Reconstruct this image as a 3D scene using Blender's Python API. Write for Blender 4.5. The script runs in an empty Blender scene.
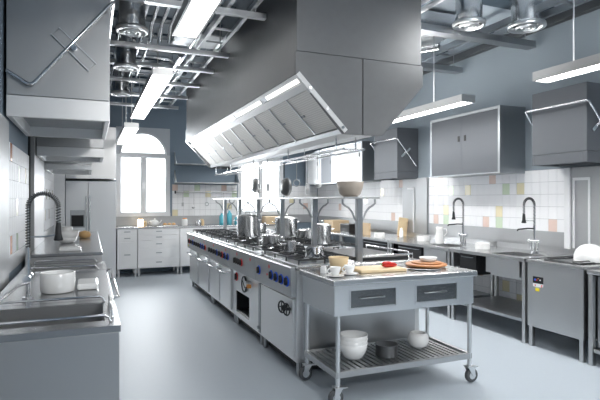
import bpy, math, random
from mathutils import Vector, Matrix
random.seed(7)
SC = bpy.context.scene
C = SC.collection
PI = math.pi
R = math.radians

# ------------------------------------------------------------------ materials
def newmat(name):
    m = bpy.data.materials.new(name); m.use_nodes = True
    return m, m.node_tree, m.node_tree.nodes['Principled BSDF']

def plain(name, col, rough=0.5, metal=0.0, noise=0.0, nscale=8, bump=0.0, spec=0.5, coat=0.0):
    m, nt, b = newmat(name)
    b.inputs['Base Color'].default_value = (*col, 1)
    b.inputs['Roughness'].default_value = rough
    b.inputs['Metallic'].default_value = metal
    b.inputs['Specular IOR Level'].default_value = spec
    b.inputs['Coat Weight'].default_value = coat
    if noise or bump:
        tc = nt.nodes.new('ShaderNodeTexCoord'); n = nt.nodes.new('ShaderNodeTexNoise')
        n.inputs['Scale'].default_value = nscale; n.inputs['Detail'].default_value = 4
        nt.links.new(tc.outputs['Object'], n.inputs['Vector'])
        if noise:
            mr = nt.nodes.new('ShaderNodeMapRange')
            mr.inputs['To Min'].default_value = 1 - noise; mr.inputs['To Max'].default_value = 1 + noise
            nt.links.new(n.outputs['Fac'], mr.inputs['Value'])
            mx = nt.nodes.new('ShaderNodeVectorMath'); mx.operation = 'SCALE'
            mx.inputs[0].default_value = col
            nt.links.new(mr.outputs['Result'], mx.inputs['Scale'])
            nt.links.new(mx.outputs['Vector'], b.inputs['Base Color'])
        if bump:
            bp = nt.nodes.new('ShaderNodeBump'); bp.inputs['Strength'].default_value = bump
            bp.inputs['Distance'].default_value = 0.002
            nt.links.new(n.outputs['Fac'], bp.inputs['Height'])
            nt.links.new(bp.outputs['Normal'], b.inputs['Normal'])
    return m

def steel(name, col=(0.55, 0.57, 0.59), rough=0.3, grain=(1, 1, 40), var=0.10, bump=0.03, wave=0.0):
    m, nt, b = newmat(name)
    b.inputs['Metallic'].default_value = 1.0
    b.inputs['Base Color'].default_value = (*col, 1)
    tc = nt.nodes.new('ShaderNodeTexCoord'); mp = nt.nodes.new('ShaderNodeMapping')
    mp.inputs['Scale'].default_value = grain
    nt.links.new(tc.outputs['Object'], mp.inputs['Vector'])
    n = nt.nodes.new('ShaderNodeTexNoise'); n.inputs['Scale'].default_value = 14; n.inputs['Detail'].default_value = 6
    nt.links.new(mp.outputs['Vector'], n.inputs['Vector'])
    mr = nt.nodes.new('ShaderNodeMapRange')
    mr.inputs['To Min'].default_value = max(rough - var, 0.03); mr.inputs['To Max'].default_value = rough + var
    nt.links.new(n.outputs['Fac'], mr.inputs['Value'])
    nt.links.new(mr.outputs['Result'], b.inputs['Roughness'])
    bp = nt.nodes.new('ShaderNodeBump'); bp.inputs['Strength'].default_value = bump
    bp.inputs['Distance'].default_value = 0.001
    nt.links.new(n.outputs['Fac'], bp.inputs['Height'])
    nrm = bp.outputs['Normal']
    if wave:
        n2 = nt.nodes.new('ShaderNodeTexNoise'); n2.inputs['Scale'].default_value = 1.6; n2.inputs['Detail'].default_value = 1
        nt.links.new(tc.outputs['Object'], n2.inputs['Vector'])
        b2 = nt.nodes.new('ShaderNodeBump'); b2.inputs['Strength'].default_value = wave
        b2.inputs['Distance'].default_value = 0.05
        nt.links.new(n2.outputs['Fac'], b2.inputs['Height'])
        nt.links.new(nrm, b2.inputs['Normal']); nrm = b2.outputs['Normal']
    nt.links.new(nrm, b.inputs['Normal'])
    return m

def filter_mat():
    m, nt, b = newmat('hood_filter_mesh')
    b.inputs['Metallic'].default_value = 0.3
    tc = nt.nodes.new('ShaderNodeTexCoord')
    w = nt.nodes.new('ShaderNodeTexWave'); w.bands_direction = 'Y'; w.inputs['Scale'].default_value = 22
    w2 = nt.nodes.new('ShaderNodeTexWave'); w2.bands_direction = 'Z'; w2.inputs['Scale'].default_value = 22
    nt.links.new(tc.outputs['Object'], w.inputs['Vector']); nt.links.new(tc.outputs['Object'], w2.inputs['Vector'])
    mu = nt.nodes.new('ShaderNodeMath'); mu.operation = 'MULTIPLY'
    nt.links.new(w.outputs['Fac'], mu.inputs[0]); nt.links.new(w2.outputs['Fac'], mu.inputs[1])
    cr = nt.nodes.new('ShaderNodeValToRGB')
    cr.color_ramp.elements[0].color = (0.70, 0.68, 0.65, 1); cr.color_ramp.elements[1].color = (0.95, 0.93, 0.90, 1)
    nt.links.new(mu.outputs[0], cr.inputs['Fac']); nt.links.new(cr.outputs['Color'], b.inputs['Base Color'])
    b.inputs['Roughness'].default_value = 0.6
    return m

def emit(name, col, s):
    m, nt, b = newmat(name)
    b.inputs['Base Color'].default_value = (*col, 1)
    b.inputs['Emission Color'].default_value = (*col, 1)
    b.inputs['Emission Strength'].default_value = s
    return m

def glass_mat():
    m = bpy.data.materials.new('window_glass'); m.use_nodes = True; nt = m.node_tree
    for n in list(nt.nodes): nt.nodes.remove(n)
    o = nt.nodes.new('ShaderNodeOutputMaterial'); mx = nt.nodes.new('ShaderNodeMixShader')
    t = nt.nodes.new('ShaderNodeBsdfTransparent'); g = nt.nodes.new('ShaderNodeBsdfGlossy')
    g.inputs['Roughness'].default_value = 0.02; fr = nt.nodes.new('ShaderNodeFresnel'); fr.inputs['IOR'].default_value = 1.45
    nt.links.new(fr.outputs[0], mx.inputs[0]); nt.links.new(t.outputs[0], mx.inputs[1]); nt.links.new(g.outputs[0], mx.inputs[2])
    nt.links.new(mx.outputs[0], o.inputs[0])
    return m

M = {}
M['steel'] = steel('brushed_steel', (0.52, 0.525, 0.53), 0.36)
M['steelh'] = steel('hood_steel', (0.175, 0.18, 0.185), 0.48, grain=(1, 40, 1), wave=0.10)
M['steelp'] = steel('panel_steel', (0.86, 0.86, 0.86), 0.42, wave=0.05)
M['top'] = plain('worktop_steel_dim_reflection', (0.42, 0.425, 0.435), 0.27, 1.0, noise=.04, nscale=5)  # left counters: dark reflections of wall and hoods put into the colour
M['topl'] = plain('worktop_steel_bright_reflection', (0.60, 0.605, 0.61), 0.26, 1.0, noise=.06, nscale=3)  # lighter copy of the worktop steel, bright reflections put into the colour
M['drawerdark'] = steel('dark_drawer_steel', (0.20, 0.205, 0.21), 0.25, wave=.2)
M['cladsteel'] = plain('satin_wall_steel', (0.46, 0.47, 0.48), 0.5, 0.6, noise=.06, nscale=4)
M['lipsteel'] = plain('satin_lip_steel', (0.66, 0.665, 0.67), 0.5, 0.5)
M['fine'] = steel('satin_steel_light', (0.78, 0.79, 0.80), 0.32)
M['dimsteel'] = steel('dull_steel', (0.40, 0.42, 0.44), 0.38)
M['chrome'] = plain('polished_chrome', (0.80, 0.81, 0.83), 0.10, 1.0)
M['pot'] = steel('satin_pot_steel', (0.70, 0.71, 0.72), 0.25, grain=(1, 1, 30), var=.02, bump=0)
M['duct'] = steel('spiral_duct_steel', (0.62, 0.63, 0.64), 0.2, wave=0.3)
M['darkmetal'] = plain('dark_cast_iron', (0.03, 0.032, 0.035), 0.45, 0.3)
M['castgrey'] = plain('worn_cast_iron', (0.10, 0.105, 0.11), 0.3, 0.8)
M['greypan'] = plain('dark_grey_pan', (0.19, 0.195, 0.20), 0.35, 0.8)
M['black'] = plain('black_plastic', (0.012, 0.012, 0.014), 0.35)
M['blackin'] = plain('black_enamel', (0.012, 0.012, 0.014), 0.6)
M['rubber'] = plain('grey_rubber', (0.09, 0.095, 0.10), 0.7)
M['white'] = plain('white_porcelain', (0.93, 0.93, 0.92), 0.22, coat=0.3)
M['whitepaint'] = plain('white_paint', (0.82, 0.83, 0.84), 0.45)
M['frame'] = plain('window_frame_white', (0.74, 0.76, 0.78), 0.4)
M['wood'] = plain('pale_wood', (0.80, 0.62, 0.38), 0.5, noise=0.12, nscale=20)
M['wood2'] = plain('orange_brown_wood', (0.55, 0.24, 0.09), 0.45, noise=0.15, nscale=18)
M['beige'] = plain('beige_ceramic', (0.46, 0.40, 0.34), 0.45)
M['cream'] = plain('cream_bamboo', (0.78, 0.60, 0.36), 0.45)
M['card'] = plain('tan_cardboard', (0.62, 0.47, 0.30), 0.75)
M['red'] = plain('red_pepper_skin', (0.55, 0.02, 0.015), 0.25)
M['redmark'] = plain('red_enamel', (0.85, 0.05, 0.05), 0.4)
M['blue'] = plain('blue_enamel', (0.02, 0.12, 0.75), 0.4)
M['yellow'] = plain('yellow_enamel', (0.9, 0.72, 0.02), 0.5)
M['orange'] = plain('orange_plastic', (0.85, 0.36, 0.08), 0.5)
M['cyan'] = plain('turquoise_plastic', (0.12, 0.50, 0.62), 0.3)
M['bread'] = plain('golden_crust', (0.72, 0.45, 0.20), 0.6, noise=0.2, nscale=25)
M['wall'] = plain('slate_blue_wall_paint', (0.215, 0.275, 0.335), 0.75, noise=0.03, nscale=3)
M['fridge'] = plain('window_lit_door_steel', (0.85, 0.87, 0.89), 0.45, 0.35)  # brightness from the nearby window is put into this door colour
M['cab'] = plain('satin_cabinet_steel', (0.135, 0.145, 0.16), 0.6, 0.4)
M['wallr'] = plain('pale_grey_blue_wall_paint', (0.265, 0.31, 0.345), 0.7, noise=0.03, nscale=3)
M['ceil'] = plain('grey_blue_ceiling_paint', (0.42, 0.48, 0.54), 0.7)
M['slat'] = plain('dark_blue_slat', (0.06, 0.09, 0.12), 0.6)
M['trim'] = plain('grey_reveal_paint', (0.55, 0.58, 0.62), 0.6)
M['grout'] = plain('tile_grout', (0.52, 0.53, 0.55), 0.8)
M['t_white'] = plain('white_glazed_tile', (0.90, 0.905, 0.92), 0.5, spec=0.3)
M['t_yellow'] = plain('yellow_glazed_tile', (0.84, 0.77, 0.54), 0.2)
M['t_green'] = plain('green_glazed_tile', (0.66, 0.77, 0.60), 0.2)
M['t_pink'] = plain('peach_glazed_tile', (0.82, 0.65, 0.58), 0.2)
M['t_orange'] = plain('orange_glazed_tile', (0.75, 0.32, 0.18), 0.2)
M['floor'] = plain('pale_blue_grey_resin_floor', (0.43, 0.48, 0.53), 0.48, noise=0.03, nscale=30)
M['filter'] = filter_mat()
M['glass'] = glass_mat()
M['lamp'] = emit('lit_lamp_diffuser', (1.0, 0.99, 0.97), 1.6)
M['lampw'] = emit('lit_slim_lamp_diffuser', (1.0, 0.99, 0.97), 13)
M['strip'] = emit('lit_hood_tube', (1.0, 0.98, 0.94), .6)
M['glow'] = emit('glowing_canister_skin', (1.0, 0.80, 0.55), 2.2)  # emission makes one canister on the back worktop glow

# ------------------------------------------------------------------ mesh builder
class MB:
    def __init__(s): s.v = []; s.f = []; s.sm = []; s.mi = []
    def add(s, vs, fs, smooth=False, mi=0):
        o = len(s.v); s.v += [tuple(v) for v in vs]
        for f in fs: s.f.append(tuple(i + o for i in f)); s.sm.append(smooth); s.mi.append(mi)
        return s
    def box(s, x0, x1, y0, y1, z0, z1, mi=0):
        vs = [(x, y, z) for z in (z0, z1) for y in (y0, y1) for x in (x0, x1)]
        return s.add(vs, [(0, 2, 3, 1), (4, 5, 7, 6), (0, 1, 5, 4), (2, 6, 7, 3), (0, 4, 6, 2), (1, 3, 7, 5)], mi=mi)
    def hexa(s, b, t, mi=0):          # bottom quad, top quad
        return s.add(list(b) + list(t), [(3, 2, 1, 0), (4, 5, 6, 7), (0, 1, 5, 4), (1, 2, 6, 5), (2, 3, 7, 6), (3, 0, 4, 7)], mi=mi)
    def prism(s, poly, axis, a, b, mi=0):
        def mk(u, v, w): return {'x': (w, u, v), 'y': (u, w, v), 'z': (u, v, w)}[axis]
        n = len(poly); vs = [mk(u, v, a) for u, v in poly] + [mk(u, v, b) for u, v in poly]
        fs = [tuple(range(n))[::-1], tuple(range(n, 2 * n))] + [(i, (i + 1) % n, n + (i + 1) % n, n + i) for i in range(n)]
        return s.add(vs, fs, mi=mi)
    def cyl(s, p, q, r, n=16, r2=None, mi=0):
        p = Vector(p); q = Vector(q); d = (q - p).normalized(); r2 = r if r2 is None else r2
        u = d.orthogonal().normalized(); w = d.cross(u)
        a = [p + (u * math.cos(2 * PI * i / n) + w * math.sin(2 * PI * i / n)) * r for i in range(n)]
        b = [q + (u * math.cos(2 * PI * i / n) + w * math.sin(2 * PI * i / n)) * r2 for i in range(n)]
        s.add(a + b, [(i, (i + 1) % n, n + (i + 1) % n, n + i) for i in range(n)], True, mi)
        s.add(a, [tuple(range(n))[::-1]], mi=mi); s.add(b, [tuple(range(n))], mi=mi)
        return s
    def tube(s, pts, r, n=10, mi=0):
        pts = [Vector(p) for p in pts]; rings = []
        u = None
        for i, p in enumerate(pts):
            d = (pts[min(i + 1, len(pts) - 1)] - pts[max(i - 1, 0)]).normalized()
            u = d.orthogonal().normalized() if u is None else (u - d * u.dot(d)).normalized()
            w = d.cross(u)
            rings += [p + (u * math.cos(2 * PI * k / n) + w * math.sin(2 * PI * k / n)) * r for k in range(n)]
        fs = []
        for i in range(len(pts) - 1):
            for k in range(n):
                a = i * n + k; b = i * n + (k + 1) % n
                fs.append((a, b, b + n, a + n))
        s.add(rings, fs, True, mi)
        s.add(rings[:n], [tuple(range(n))[::-1]], mi=mi); s.add(rings[-n:], [tuple(range(n))], mi=mi)
        return s
    def lathe(s, c, prof, n=32, axis=(0, 0, 1), mi=0, smooth=True):
        c = Vector(c); d = Vector(axis).normalized(); u = d.orthogonal().normalized(); w = d.cross(u)
        vs = []
        for r, z in prof:
            vs += [c + d * z + (u * math.cos(2 * PI * k / n) + w * math.sin(2 * PI * k / n)) * max(r, 1e-4) for k in range(n)]
        fs = []
        for i in range(len(prof) - 1):
            for k in range(n):
                a = i * n + k; b = i * n + (k + 1) % n
                fs.append((a, b, b + n, a + n))
        s.add(vs, fs, smooth, mi)
        return s
    def torus(s, c, R_, r, axis=(0, 0, 1), n=28, m=8, mi=0):
        c = Vector(c); d = Vector(axis).normalized(); u = d.orthogonal().normalized(); w = d.cross(u)
        vs = []; fs = []
        for i in range(n):
            a = 2 * PI * i / n; e = u * math.cos(a) + w * math.sin(a)
            vs += [c + e * (R_ + r * math.cos(2 * PI * k / m)) + d * r * math.sin(2 * PI * k / m) for k in range(m)]
            for k in range(m):
                j = (i + 1) % n; fs.append((i * m + k, j * m + k, j * m + (k + 1) % m, i * m + (k + 1) % m))
        return s.add(vs, fs, True, mi)
    def build(s, name, mat, parent=None, bev=0.0, loc=None, seg=2):
        if parent is not None:
            off = Vector((0, 0, 0)); p = parent
            while p is not None: off += p.location; p = p.parent
            oloc = Vector((0, 0, 0))
        else:
            if loc is None:
                xs = [v[0] for v in s.v]; ys = [v[1] for v in s.v]; zs = [v[2] for v in s.v]
                loc = ((min(xs) + max(xs)) / 2, (min(ys) + max(ys)) / 2, min(zs))
            off = Vector(loc); oloc = off
        me = bpy.data.meshes.new(name)
        me.from_pydata([tuple(Vector(v) - off) for v in s.v], [], s.f)
        for m in (mat if isinstance(mat, (list, tuple)) else [mat]): me.materials.append(m)
        me.polygons.foreach_set('use_smooth', s.sm); me.polygons.foreach_set('material_index', s.mi)
        me.update(); me.validate()
        o = bpy.data.objects.new(name, me); C.objects.link(o); o.location = oloc
        if parent is not None: o.parent = parent
        if bev:
            b = o.modifiers.new('bevel', 'BEVEL'); b.width = bev; b.segments = seg; b.limit_method = 'ANGLE'; b.angle_limit = R(40)
        return o

def tag(o, label=None, cat=None, group=None, kind=None):
    if label: o['label'] = label
    if cat: o['category'] = cat
    if group: o['group'] = group
    if kind: o['kind'] = kind
    return o
def thing(name, label, cat, loc, group=None):
    o = bpy.data.objects.new(name, None); C.objects.link(o); o.location = loc; o.empty_display_size = 0.1
    return tag(o, label, cat, group)
def struct(o): return tag(o, kind='structure')
def copy_tree(o, loc=None, label=None, rz=None, parent=None):
    c = o.copy(); C.objects.link(c)
    if parent is not None: c.parent = parent
    if loc is not None: c.location = loc
    if rz is not None: c.rotation_euler = (0, 0, rz)
    if label: c['label'] = label
    for ch in list(o.children): copy_tree(ch, parent=c)
    return c
def B(*a, **k): return MB().box(*a, **k)
def arc(c, r, a0, a1, n, ux, uy):
    c = Vector(c); ux = Vector(ux); uy = Vector(uy)
    return [c + (ux * math.cos(a0 + (a1 - a0) * i / n) + uy * math.sin(a0 + (a1 - a0) * i / n)) * r for i in range(n + 1)]

XL, XR, YB, YF, ZC = -0.57, 4.85, 10.6, -2.6, 3.6

# ------------------------------------------------------------------ room shell
struct(B(XL - .2, XR + .2, YF, YB + .2, -.1, 0).build('floor', M['floor']))
struct(B(XL - .2, XR + .2, YF, YB + .2, ZC, ZC + .1).build('ceiling', M['ceil']))
wl = struct(B(XL - .2, XL, YF, YB + .2, 0, ZC).build('wall_left', M['wall']))
wr = struct(B(XR, XR + .2, YF, YB + .2, 0, ZC).build('wall_right', M['wallr']))
W1 = (0.474, 1.517); W2 = (2.95, 3.995); WZ0, WZ1 = 1.12, 2.91
bw = MB()
bw.box(XL, W1[0], YB, YB + .2, 0, ZC); bw.box(W1[1], W2[0], YB, YB + .2, 0, ZC); bw.box(W2[1], XR, YB, YB + .2, 0, ZC)
for a, b in (W1, W2):
    bw.box(a, b, YB, YB + .2, 0, WZ0); bw.box(a, b, YB, YB + .2, WZ1, ZC)
wb = struct(bw.build('wall_back', M['wall']))

TW, TH = 0.118, 0.141
def tiles(parent, axis, u0, u1, z0, z1, acc, face, sgn, ztop=None):
    """glazed tile field; axis 'x' = wall of constant x at `face`, tiles stand out by 6 mm along sgn"""
    mb = MB(); g = 0.002
    def bx(a, b, c, d, e, f, mi):
        lo, hi = sorted((face + sgn * e, face + sgn * f))
        if axis == 'x': mb.box(lo, hi, a, b, c, d, mi)
        else: mb.box(a, b, lo, hi, c, d, mi)
    bx(u0, u1, z0, z1, 0, .006, 0)
    nu = max(1, round((u1 - u0) / TW)); nz = max(1, round((z1 - z0) / TH))
    du = (u1 - u0) / nu; dz = (z1 - z0) / nz
    A = {}
    for u, z, k in acc:
        A[(min(max(int((u - u0) / du), 0), nu - 1), min(max(int((z - z0) / dz), 0), nz - 1))] = k
    for i in range(nu):
        for j in range(nz):
            bx(u0 + i * du + g, u0 + (i + 1) * du - g, z0 + j * dz + g, z0 + (j + 1) * dz - g, .006, .010, A.get((i, j), 1))
    return mb.build('tile_panel', [M['grout'], M['t_white'], M['t_yellow'], M['t_green'], M['t_pink'], M['t_orange']], parent)
Yl, Gr, Pk, Or = 2, 3, 4, 5
# right wall tiling: near field behind the sinks, far field, low field under the table
tiles(wr, 'x', 4.01, 6.45, 1.09, 1.80, [(6.15, 1.74, Pk), (5.9, 1.6, Gr), (5.63, 1.6, Yl), (5.13, 1.75, Pk), (4.87, 1.6, Gr), (4.6, 1.6, Yl),
      (6.05, 1.33, Yl), (6.05, 1.16, Gr), (6.3, 1.16, Pk), (5.22, 1.16, Pk), (4.98, 1.33, Yl), (4.98, 1.16, Gr), (4.13, 1.16, Pk)], XR, -1)
tiles(wr, 'x', 7.15, 10.58, 1.09, 1.80, [(7.75, 1.6, Yl), (7.2, 1.74, Pk), (7.4, 1.2, Pk), (8.4, 1.4, Gr), (9.0, 1.6, Yl), (9.5, 1.3, Pk), (8.7, 1.2, Yl)], XR, -1)
tiles(wr, 'x', 3.2, 6.45, 0.02, 0.85, [(4.9, .42, Yl), (4.62, .25, Yl), (5.3, .55, Pk)], XR, -1)
# left wall tiling
tiles(wl, 'x', 4.27, 5.68, 1.03, 1.89, [(4.5, 1.8, Or), (4.93, 1.63, Gr), (5.35, 1.63, Yl), (4.75, 1.32, Yl), (4.75, 1.15, Gr), (4.48, 1.15, Or), (5.5, 1.1, Yl)], XL, 1)
tiles(wl, 'x', 6.99, 9.45, 1.03, 1.89, [(7.3, 1.7, Or), (7.9, 1.6, Yl), (8.5, 1.5, Gr), (7.6, 1.2, Yl), (8.3, 1.2, Pk), (9.0, 1.6, Yl)], XL, 1)
# back wall tiling between the windows and right of the second
tiles(wb, 'y', 1.56, 2.93, 1.12, 1.77, [(1.63, 1.69, Pk), (1.9, 1.55, Gr), (2.25, 1.55, Yl), (1.63, 1.2, Yl), (2.1, 1.7, Gr), (2.6, 1.7, Pk), (2.8, 1.3, Yl), (2.9, 1.55, Gr)], YB, -1)
tiles(wb, 'y', 4.03, 4.83, 1.12, 1.77, [(4.2, 1.5, Yl), (4.5, 1.3, Pk)], YB, -1)
# steel wall cladding
def clad(parent, *b): return B(*b).build('steel_cladding', M['cladsteel'], parent, bev=.002)
clad(wr, XR - .012, XR, 4.01, 6.45, .87, 1.088)
clad(wr, XR - .012, XR, 7.15, 10.55, .87, 1.088)
clad(wr, XR - .03, XR, 6.47, 7.13, .87, 1.80)
clad(wr, XR - .03, XR, 2.2, 3.93, .0, 1.80)
B(XR - .045, XR, 3.935, 4.005, .87, 1.80).build('white_edge_strip', M['whitepaint'], wr)
clad(wl, XL, XL + .02, 1.0, 4.25, .0, 2.03)
clad(wl, XL, XL + .012, 4.25, 5.68, .9, 1.028)
clad(wl, XL, XL + .05, 5.76, 6.97, .9, 2.6)
B(XL, XL + .015, 5.68, 5.76, .9, 2.6).build('dark_edge_strip', M['blackin'], wl)
clad(wl, XL, XL + .012, 6.97, 9.45, .9, 1.028)
B(XL, -.40, 9.46, 9.66, 0, 1.90).build('white_pilaster', M['whitepaint'], wl)
clad(wb, .46, 2.95, YB - .012, YB, .94, 1.118)
clad(wb, 2.95, 4.83, YB - .012, YB, .94, 1.118)

struct(B(XL, XR, YF - .2, YF, 0, ZC).build('wall_front', M['wallr']))

# windows ------------------------------------------------------------
def window(n, a, b):
    w = bpy.data.objects.new('window_%d' % n, None); C.objects.link(w); w.location = ((a + b) / 2, YB, WZ0); struct(w)
    cx = (a + b) / 2; fr = MB(); y0, y1 = YB - .02, YB + .09
    zs = 2.36; r = (b - a) / 2 - .07
    # spandrel panel with arch opening
    N = 24
    for i in range(N):
        a0 = PI - PI * i / N; a1 = PI - PI * (i + 1) / N
        p0 = (cx + r * math.cos(a0), zs + r * math.sin(a0)); p1 = (cx + r * math.cos(a1), zs + r * math.sin(a1))
        fr.hexa([(p0[0], y0 + .03, p0[1]), (p1[0], y0 + .03, p1[1]), (p1[0], y1 + .1, p1[1]), (p0[0], y1 + .1, p0[1])],
                [(p0[0], y0 + .03, WZ1), (p1[0], y0 + .03, WZ1), (p1[0], y1 + .1, WZ1), (p0[0], y1 + .1, WZ1)])
    fr.box(a, a + .07, y0 + .03, y1 + .1, zs, WZ1); fr.box(b - .07, b, y0 + .03, y1 + .1, zs, WZ1)
    fr.build('arch_panel', M['trim'], w)
    f2 = MB()
    f2.box(a, a + .075, y0, y1, WZ0, zs); f2.box(b - .075, b, y0, y1, WZ0, zs)
    f2.box(a, b, y0 - .03, y1, WZ0, WZ0 + .07)
    f2.box(a + .075, b - .075, y0 + .02, y1, zs - .04, zs + .04)
    f2.box(cx - .035, cx + .035, y0 + .02, y1, WZ0 + .07, zs - .04)
    pts = arc((cx, YB + .02, zs), r - .012, 0, PI, 28, (1, 0, 0), (0, 0, 1))
    f2.tube(pts, .022, 8)
    f2.build('window_frame', M['frame'], w, bev=.004)
    for s_, (p, q) in enumerate(((a + .075, cx - .035), (cx + .035, b - .075))):
        sash = MB(); t = .022
        z0, z1 = WZ0 + .07, zs - .04; ya, yb = YB + .02, YB + .06
        sash.box(p, p + t, ya, yb, z0, z1); sash.box(q - t, q, ya, yb, z0, z1)
        sash.box(p + t, q - t, ya, yb, z0, z0 + t); sash.box(p + t, q - t, ya, yb, z1 - t, z1)
        so = sash.build('casement', M['frame'], w)
        B(p + t, q - t, YB + .035, YB + .041, z0 + t, z1 - t).build('pane', M['glass'], so)
    B((cx - .02), (cx + .02), YB - .045, YB - .005, 1.68, 1.80).build('window_handle', M['fine'], w)
    mb = MB(); N = 28
    pp = [(cx + (r - .02) * math.cos(PI * i / N), zs + .04 + (r - .06) * math.sin(PI * i / N)) for i in range(N + 1)]
    mb.prism(pp, 'y', YB + .035, YB + .041); mb.build('arch_pane', M['glass'], w)
window(1, *W1); window(2, *W2)

# ------------------------------------------------------------------ ceiling services
def pipe(pts, r, label, name='ceiling_pipe', group='ceiling pipes', mat='chrome', cat='pipe'):
    o = MB().tube(pts, r, 12).build(name, M[mat]); return tag(o, label, cat, group)
def tray(p0, p1, w, z, label, rungs, h=.07, mat='fine'):
    """cable ladder between p0 and p1 (xy)"""
    t = thing('cable_tray', label, 'cable tray', ((p0[0] + p1[0]) / 2, (p0[1] + p1[1]) / 2, z), 'ceiling cable trays')
    dx, dy = p1[0] - p0[0], p1[1] - p0[1]; L = math.hypot(dx, dy); ux, uy = dx / L, dy / L; nx, ny = -uy, ux
    def bar(a, b, o0, o1, za, zb, mb):
        q = [(p0[0] + ux * a + nx * o0, p0[1] + uy * a + ny * o0), (p0[0] + ux * b + nx * o0, p0[1] + uy * b + ny * o0),
             (p0[0] + ux * b + nx * o1, p0[1] + uy * b + ny * o1), (p0[0] + ux * a + nx * o1, p0[1] + uy * a + ny * o1)]
        mb.hexa([(x, y, za) for x, y in q], [(x, y, zb) for x, y in q])
    for s_ in (-1, 1):
        mb = MB(); a_, b_ = sorted((s_ * w / 2, s_ * (w / 2 - .015))); bar(0, L, a_, b_, z, z + h, mb)
        a_, b_ = sorted((s_ * (w / 2), s_ * (w / 2 - .035))); bar(0, L, a_, b_, z - .004, z, mb)
        mb.build('side_rail', M[mat], t)
    for i in range(rungs):
        mb = MB(); c = L * (i + .5) / rungs; bar(c - .015, c + .015, -w / 2 + .015, w / 2 - .015, z + .01, z + .03, mb); mb.build('rung', M[mat], t)
    for q in (.12, .88):
        for s_ in (-1, 1):
            mb = MB(); x = p0[0] + dx * q + nx * s_ * (w / 2 - .005); y = p0[1] + dy * q + ny * s_ * (w / 2 - .005)
            mb.cyl((x, y, z + h * .5), (x, y, ZC), .005, 8); mb.build('hanger_rod', M[mat], t)
    return t
tray((1.30, 2.2), (1.30, 10.2), .26, 3.24, 'long steel cable ladder running beside the left side of the big island hood', 17)
tray((.10, 3.0), (.10, 10.2), .22, 3.32, 'long steel cable ladder over the left counter behind the round ducts', 15)
tray((4.30, 2.6), (4.30, 10.2), .24, 3.36, 'steel cable ladder near the ceiling along the right wall', 12, mat='dimsteel')
def beam(y, x0, x1, z, label, mat='fine', h=.05, w=.06):
    mb = MB(); mb.box(x0, x1, y, y + .012, z, z + h); mb.box(x0, x1, y + w - .012, y + w, z, z + h); mb.box(x0, x1, y + .012, y + w - .012, z, z + .01)
    for x in (x0 + .1, x1 - .1): mb.cyl((x, y + w / 2, z + .01), (x, y + w / 2, ZC), .006, 8)
    return tag(mb.build('ceiling_channel', M[mat]), label, 'support channel', 'ceiling cross channels')
for i, y in enumerate((4.55, 5.95, 6.75, 7.7, 8.7, 9.7)):
    beam(y, XL + .05, 1.547, 3.17, ['steel cross channel nearest the camera, above the first left lamp', 'second steel cross channel, spanning above the gap between the left ceiling lamps',
        'third steel cross channel, just behind the nearest round duct end', 'fourth steel cross channel over the long left lamp', 'fifth steel cross channel near the arched window',
        'farthest steel cross channel, close to the back wall on the left'][i])
for i, y in enumerate((4.35, 5.6, 7.0)):
    beam(y, 2.9, XR - .08, 3.22, ['dark steel channel across the ceiling by the right-hand round ducts', 'second dark steel channel across the right ceiling', 'farthest dark steel channel across the right ceiling'][i], 'dimsteel', h=.07, w=.13)
# dark slots between the ceiling boards
for i in range(11):
    y = 3.6 + i * .62
    tag(B(XL + .02, 1.5, y, y + .16, ZC - .03, ZC - .001).build('ceiling_slat', M['slat']), 'dark blue ceiling slat above the left side pipes and trays', 'ceiling slat', 'dark slats on the left ceiling')
for i in range(6):
    y = 3.2 + i * .9
    tag(B(2.85, XR - .02, y, y + .2, ZC - .03, ZC - .001).build('ceiling_slat', M['slat']), 'dark blue ceiling slat above the right side ducts and pipes', 'ceiling slat', 'dark slats on the right ceiling')
for k, x in enumerate((.52, .62, .72, .82)):
    pipe([(x, 2.0, 3.36), (x, 5.6, 3.36), (x, 5.72, 3.34), (x, 5.80, 3.26), (x, 5.82, 3.215)], .022,
         'chrome pipe with downturned end above left ceiling lamps, %s' % ('leftmost of the four', 'second from left of the four', 'third from left of the four', 'rightmost of the four')[k], group='four bundled chrome pipes')
for k, x in enumerate((.46, .56, .66)):
    pipe([(x, 5.95, 3.36), (x, 10.4, 3.36)], .02, 'chrome pipe running to the back wall, %s of three' % ('left one', 'middle one', 'right one')[k], group='three far chrome pipes')
for k, x in enumerate((2.95, 3.08, 3.21)):
    pipe([(x, 2.4, 3.44), (x, 9.8, 3.44)], .03, 'thick bright pipe right of the island hood, %s of three' % ('nearest to the hood', 'middle one', 'farthest from the hood')[k], group='three pipes right of hood', mat='fine')
pipe([(1.02, 6.2, 3.20), (1.02, 10.3, 3.20)], .03, 'single steel pipe between left lamps and cable ladder')
tag(B(XR - .09, XR - .002, 2.2, YB - .02, 3.42, 3.50).build('wall_channel', M['steelh'], bev=.003), 'long steel channel along the top of the right wall', 'wall channel')
pipe([(3.9, 5.0, 3.30), (3.7, 5.3, 3.30), (3.4, 5.4, 3.30), (3.1, 5.4, 3.30)], .045, 'curved fat pipe under the right ceiling behind the round ducts')
pipe([(4.0, 6.2, 3.34), (3.7, 6.5, 3.34), (3.3, 6.6, 3.34), (2.95, 6.6, 3.34)], .045, 'second curved fat pipe further back under the right ceiling')

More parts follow.
